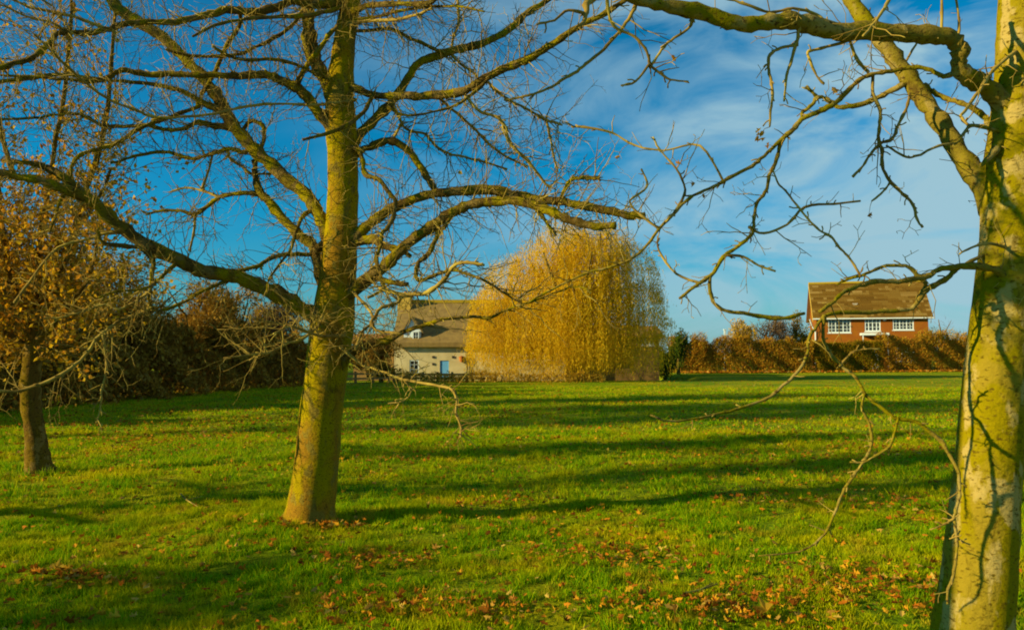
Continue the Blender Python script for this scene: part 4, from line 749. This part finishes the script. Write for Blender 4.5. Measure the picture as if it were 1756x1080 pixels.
rail_fence('wooden_fence', 'weathered post and rail fence left and right of the leaning trunk', (484, 668), None, 38.5, 42, .62, (.25, .5), M_wood, 7)
rail_fence('wooden_fence', 'low brown garden fence in front of the cottage door', (676, 850), None, 42.6, 42.8, .55, (.2, .42), M_wood, 8)
band('bramble', 'brown bramble growing along the garden fence of the cottage', 'bush', [(-6.2, 42.3), (-1.0, 42.4), (5, 42.5)], 0, .48, .35, 5600, .10, M_gold, wob=.7, stick=.35)

# ------------------------------------------------------------------ brick house
YH = 75.0; TH = R(16); HX0 = P(1390, 0, YH)[0]
def ph(x, y, Y=YH):
    # a photo pixel on the house front, in the house's own unrotated frame (the root turns it to face the lawn)
    u = (x - CX) / F_PX / (math.cos(PITCH) - (CY - 560) / F_PX * math.sin(PITCH)); back = Y - YH
    s_ = (u * (YH + back * math.cos(TH)) - HX0 - back * math.sin(TH)) / (math.cos(TH) + u * math.sin(TH)); Yw = YH - s_ * math.sin(TH) + back * math.cos(TH) if x else YH - 1.5 + back
    return np.array([HX0 + s_, Y, P(x, y, Yw)[2]])
hx0, hx1 = HX0, ph(1592, 0)[0]; hze = ph(0, 541)[2]; hzr = ph(0, 484, YH + 3.6)[2] - .15
hs = empty('brick_house', (hx0, YH, 0), 'red brick house with a brown tiled roof and white windows behind the hedge', 'house')
hh = lambda a, b_, c_, d_: (ph(a, 0)[0], ph(b_, 0)[0], ph(0, d_)[2], ph(0, c_)[2])
ws = [hh(1420, 1459, 545, 570), hh(1483, 1510, 546, 568), hh(1531, 1567, 543, 566)]
gnd = [hh(1420, 1455, 596, 620), hh(1535, 1567, 596, 620)]
hdoor = hh(1488, 1506, 592, 632)
rf = gable_house(hs, hx0, hx1, YH, YH + 7.2, 0, hze, hzr, M_brick, M_tile, ws + gnd + [hdoor], .4, .10, verge=.35)
for q, c_, r_ in zip(ws, (6, 4, 6), (4, 3, 4)): window(hs, *q, YH + .05, c_, r_, t=.09, bar=.045)
for q in gnd: window(hs, *q, YH + .05, 6, 3, t=.09, bar=.045)
b = Bag(); b.box(hdoor[0] + .002, hdoor[1] - .002, YH + .06, YH + .14, hdoor[2], hdoor[3] - .002); b.build('door', M_paint, hs)
# courses of tiles, each tile its own island
sl = (hzr - hze) / 3.6; nrow = 17; Vt = []
X0, X1 = hx0 - .36, hx1 + .36; nt_ = int((X1 - X0) / .30)
bag = Bag()
for rrow in range(nrow):
    ta, tb_ = rrow / nrow, (rrow + 1.15) / nrow; ya, yb_ = YH - .42 + 4.02 * ta, YH - .42 + 4.02 * min(tb_, 1.0)
    za, zb_ = hze - sl * .42 + .10 + sl * (ya - YH + .42) + .075, hze - sl * .42 + .10 + sl * (yb_ - YH + .42) + .022
    xa = X0
    while xa < X1:
        xb_ = min(xa + rng.choice([.3, .3, .6, .9, 1.5]), X1 + .02); dz_ = rng.uniform(0, .025)
        q = [(xa, ya, za + dz_), (xb_ - .012, ya, za + dz_), (xb_ - .012, yb_, zb_), (xa, yb_, zb_)]; bag.prism([(p[0], p[1], p[2] - .05) for p in q], q); xa = xb_
o_ = bag.build('tiles', M_tilei, rf); o_.location = (0, 0, 0)
b = Bag(); b.box(X0, X1, YH + 3.48, YH + 3.72, hzr + .08, hzr + .26); o_ = b.build('ridge', M_moss, rf); o_.location = (0, 0, 0)
b = Bag(); q = [(X0 - .03, YH - .45, hze - sl * .45 - .12), (X0 - .03, YH - .45, hze - sl * .45 + .16), (X0 - .03, YH + 3.6, hzr + .16), (X0 - .03, YH + 3.6, hzr - .12)]; b.prism(q, [(X0 + .02, p[1], p[2]) for p in q]); b.build('bargeboard', M_stone, hs)
b = Bag(); b.box(X0, X1, YH - .52, YH - .42, hze - .32, hze - .22); b.build('gutter', M_paint, hs)
b = Bag(); tube(b, [(ph(1389, 0)[0] - .05, YH - .45, hze - .3), (ph(1392, 0)[0], YH - .2, hze - .9), (ph(1398, 0)[0], YH - .08, hze - 1.5), (ph(1398, 0)[0], YH - .08, .1)], [.06] * 4, 8); b.build('downpipe', M_paint, hs)
b = Bag(); b.box(ph(1474, 0)[0], ph(1521, 0)[0], YH - 1.1, YH - .01, ph(0, 575)[2], ph(0, 571)[2]); pr = b.build('porch_canopy', M_paint, hs)
b = Bag(); 
for xx in (1476, 1518): b.box(ph(xx, 0)[0], ph(xx, 0)[0] + .08, YH - 1.05, YH - .97, 0, ph(0, 575)[2] - .003)
o_ = b.build('porch_posts', M_paint, pr); o_.location = (0, 0, 0)
b = Bag(); q = ph(1467, 525, YH + 1.1); b.box(q[0] - .16, q[0] + .16, YH + 1.0, YH + 1.35, q[2] - .25, q[2] + .2); b.box(q[0] - .22, q[0] + .22, YH + .95, YH + 1.4, q[2] + .2, q[2] + .27); b.build('roof_vent', plain('vent_grey', (.45, .42, .35), (.4, .37, .3)), hs)
hs.rotation_euler = (0, 0, -TH)
b = Bag(); q = ph(1517, 546); tube(b, [(q[0], YH - .01, q[2]), (q[0], YH - .12, q[2])], [.18, .2], 14); b.build('wall_lamp', M_paint, hs)
# small garden post behind the hedge
b = Bag(); q = P(1243, 566, 64.2); b.box(q[0] - .07, q[0] + .07, 64.1, 64.25, 0, q[2]); b.box(q[0] - .11, q[0] + .11, 64.06, 64.29, q[2], q[2] + .08)
o_ = b.build('garden_post', M_paint); o_['label'] = 'thin pale post standing behind the hedge left of the golden bush'; o_['category'] = 'post'

# ------------------------------------------------------------------ twigs lying on the lawn
def lying(pts, r, label):
    bag = Bag(); W = []
    for (a, c_) in pts:
        Y = EYE * F_PX / (c_ - HOR); X = (a - CX) / F_PX * Y; W.append((X, Y, float(ground_h(X, Y)) + .05))
    tube(bag, catmull(W, 4), np.linspace(r, r * .5, (len(W) - 1) * 4 + 1), 6)
    i = len(W) // 2; tube(bag, [W[i], (W[i][0] + .12, W[i][1] + .10, W[i][2] + .02)], [r * .6, r * .3], 5)
    o = bag.build('fallen_twig', M_twig); o['label'] = label; o['category'] = 'twig'
lying([(315, 850), (326, 862), (345, 876)], .010, 'straight reddish twig lying in the grass left of the leaning trunk')
lying([(1170, 1026), (1195, 1018), (1225, 1004)], .009, 'pale forked twig lying on the leaf strewn grass at the bottom of the lawn')
for (a, c_, s_, lab) in [(108, 975, .12, 'large curled tan leaf at the edge of the dark leaf pile, lower left'), (1305, 1052, .13, 'bright yellow leaf in the grass at the bottom, left of the right hand trunk'), (208, 1062, .11, 'yellow leaf at the very bottom left of the lawn')]:
    Y = EYE * F_PX / (c_ - HOR); X = (a - CX) / F_PX * Y; V, Fq = leaves_on_ground(np.array([X]), np.array([Y]), np.array([s_]), .06)
    o = new_mesh('fallen_leaf', V, Fq, M_gold); o['label'] = lab; o['category'] = 'leaf'

# ------------------------------------------------------------------ neighbouring bare trees left of the view (they throw the long bands of shade)
def wild_tree(loc, H, r, seed, label, spread=1.0, nl=16, crown_from=.28, wob=.06, leaves=0):
    global rng; keep = rng; rng = np.random.default_rng(seed)
    x, y = loc; root = empty('bare_tree', (x, y, 0), label, 'tree', 'trees beside the lawn left of the view')
    tb = Bag(); zz = np.linspace(-.1, H, 9); px_ = x + np.cumsum(rng.normal(0, wob, 9)); py_ = y + np.cumsum(rng.normal(0, wob, 9)); rr = r * (1 - (zz / H).clip(0, 1) * .88)
    tube(tb, np.column_stack([px_, py_, zz]), rr, 10, mi=0); tb.build('trunk', [M_bark, M_twig], root, True)
    bb = Bag()
    for i in range(nl):
        z = H * rng.uniform(crown_from, .92); k = np.interp(z, zz, np.arange(9)); cx_, cy_ = np.interp(k, np.arange(9), px_), np.interp(k, np.arange(9), py_)
        a = rng.uniform(0, 6.28); l_ = spread * (H - z + 1.2) * .55; d = np.array([math.cos(a), math.sin(a), rng.uniform(.2, .8)]); p = np.array([cx_, cy_, z]); pts = [p]
        for s in range(6): d = d + rng.normal(0, .14, 3); d /= np.linalg.norm(d); p = p + d * l_ / 6; pts.append(p)
        r0 = r * .32 * (1 - z / H * .5); tube(bb, pts, np.linspace(r0, r0 * .2, 7), 6, mi=0)
        for s in range(1, 7):
            for _ in range(3): twig(bb, pts[s], d + rvec() * .9, rng.uniform(.5, 1.3), .011, 1, 1, seg=.16, childp=.5)
    bb.build('branches', [M_bark, M_twig], root, True); rng = keep
    if leaves:
        V, Fq = crown((x, y, H * .62), (spread * H * .30, spread * H * .30, H * .36), leaves, .12, seed=seed, stick=.3); new_mesh('foliage', V, Fq, M_brownleaf, root)
# each stands (offset across the sunbeam, distance towards the sun)
sd_, sn_ = np.array([-tosun.x, -tosun.y]) / math.hypot(tosun.x, tosun.y), None
sn_ = np.array([-sd_[1], sd_[0]])
tq = P(1645, 900, 3.5)[:2]                       # the shade edge seen on the right hand trunk
def by_sun(n, s_): return tuple(sn_ * n + sd_ * s_)
wild_tree(by_sun(tq @ sn_ + .185, tq @ sd_ - 4.5), 4.1, .25, 31, 'slim bare tree just left of where the photographer stands', .3, 4, .8, wob=.004)
wild_tree(by_sun(9.3, -9.0), 9.0, .22, 32, 'half bare tree standing left of the view, in line with the leaning tree', .42, 34, .2, leaves=2600)
wild_tree(by_sun(19.6, -13.5), 14.0, .28, 33, 'tall half bare tree standing left of the view, before the wood', .66, 40, .2, leaves=14000)
wild_tree(by_sun(17.0, -12.5), 11.0, .24, 35, 'half bare tree standing left of the view, between two others', .5, 30, .3, leaves=5500)
wild_tree(by_sun(5.9, -9.6), 3.2, .1, 34, 'young bare tree standing left of the photographer', .55, 18, .3)
wild_tree(by_sun(24.5, -15.5), 14.0, .28, 37, 'tall half bare tree standing left of the view, farthest along the wood', .6, 36, .2, leaves=12000)
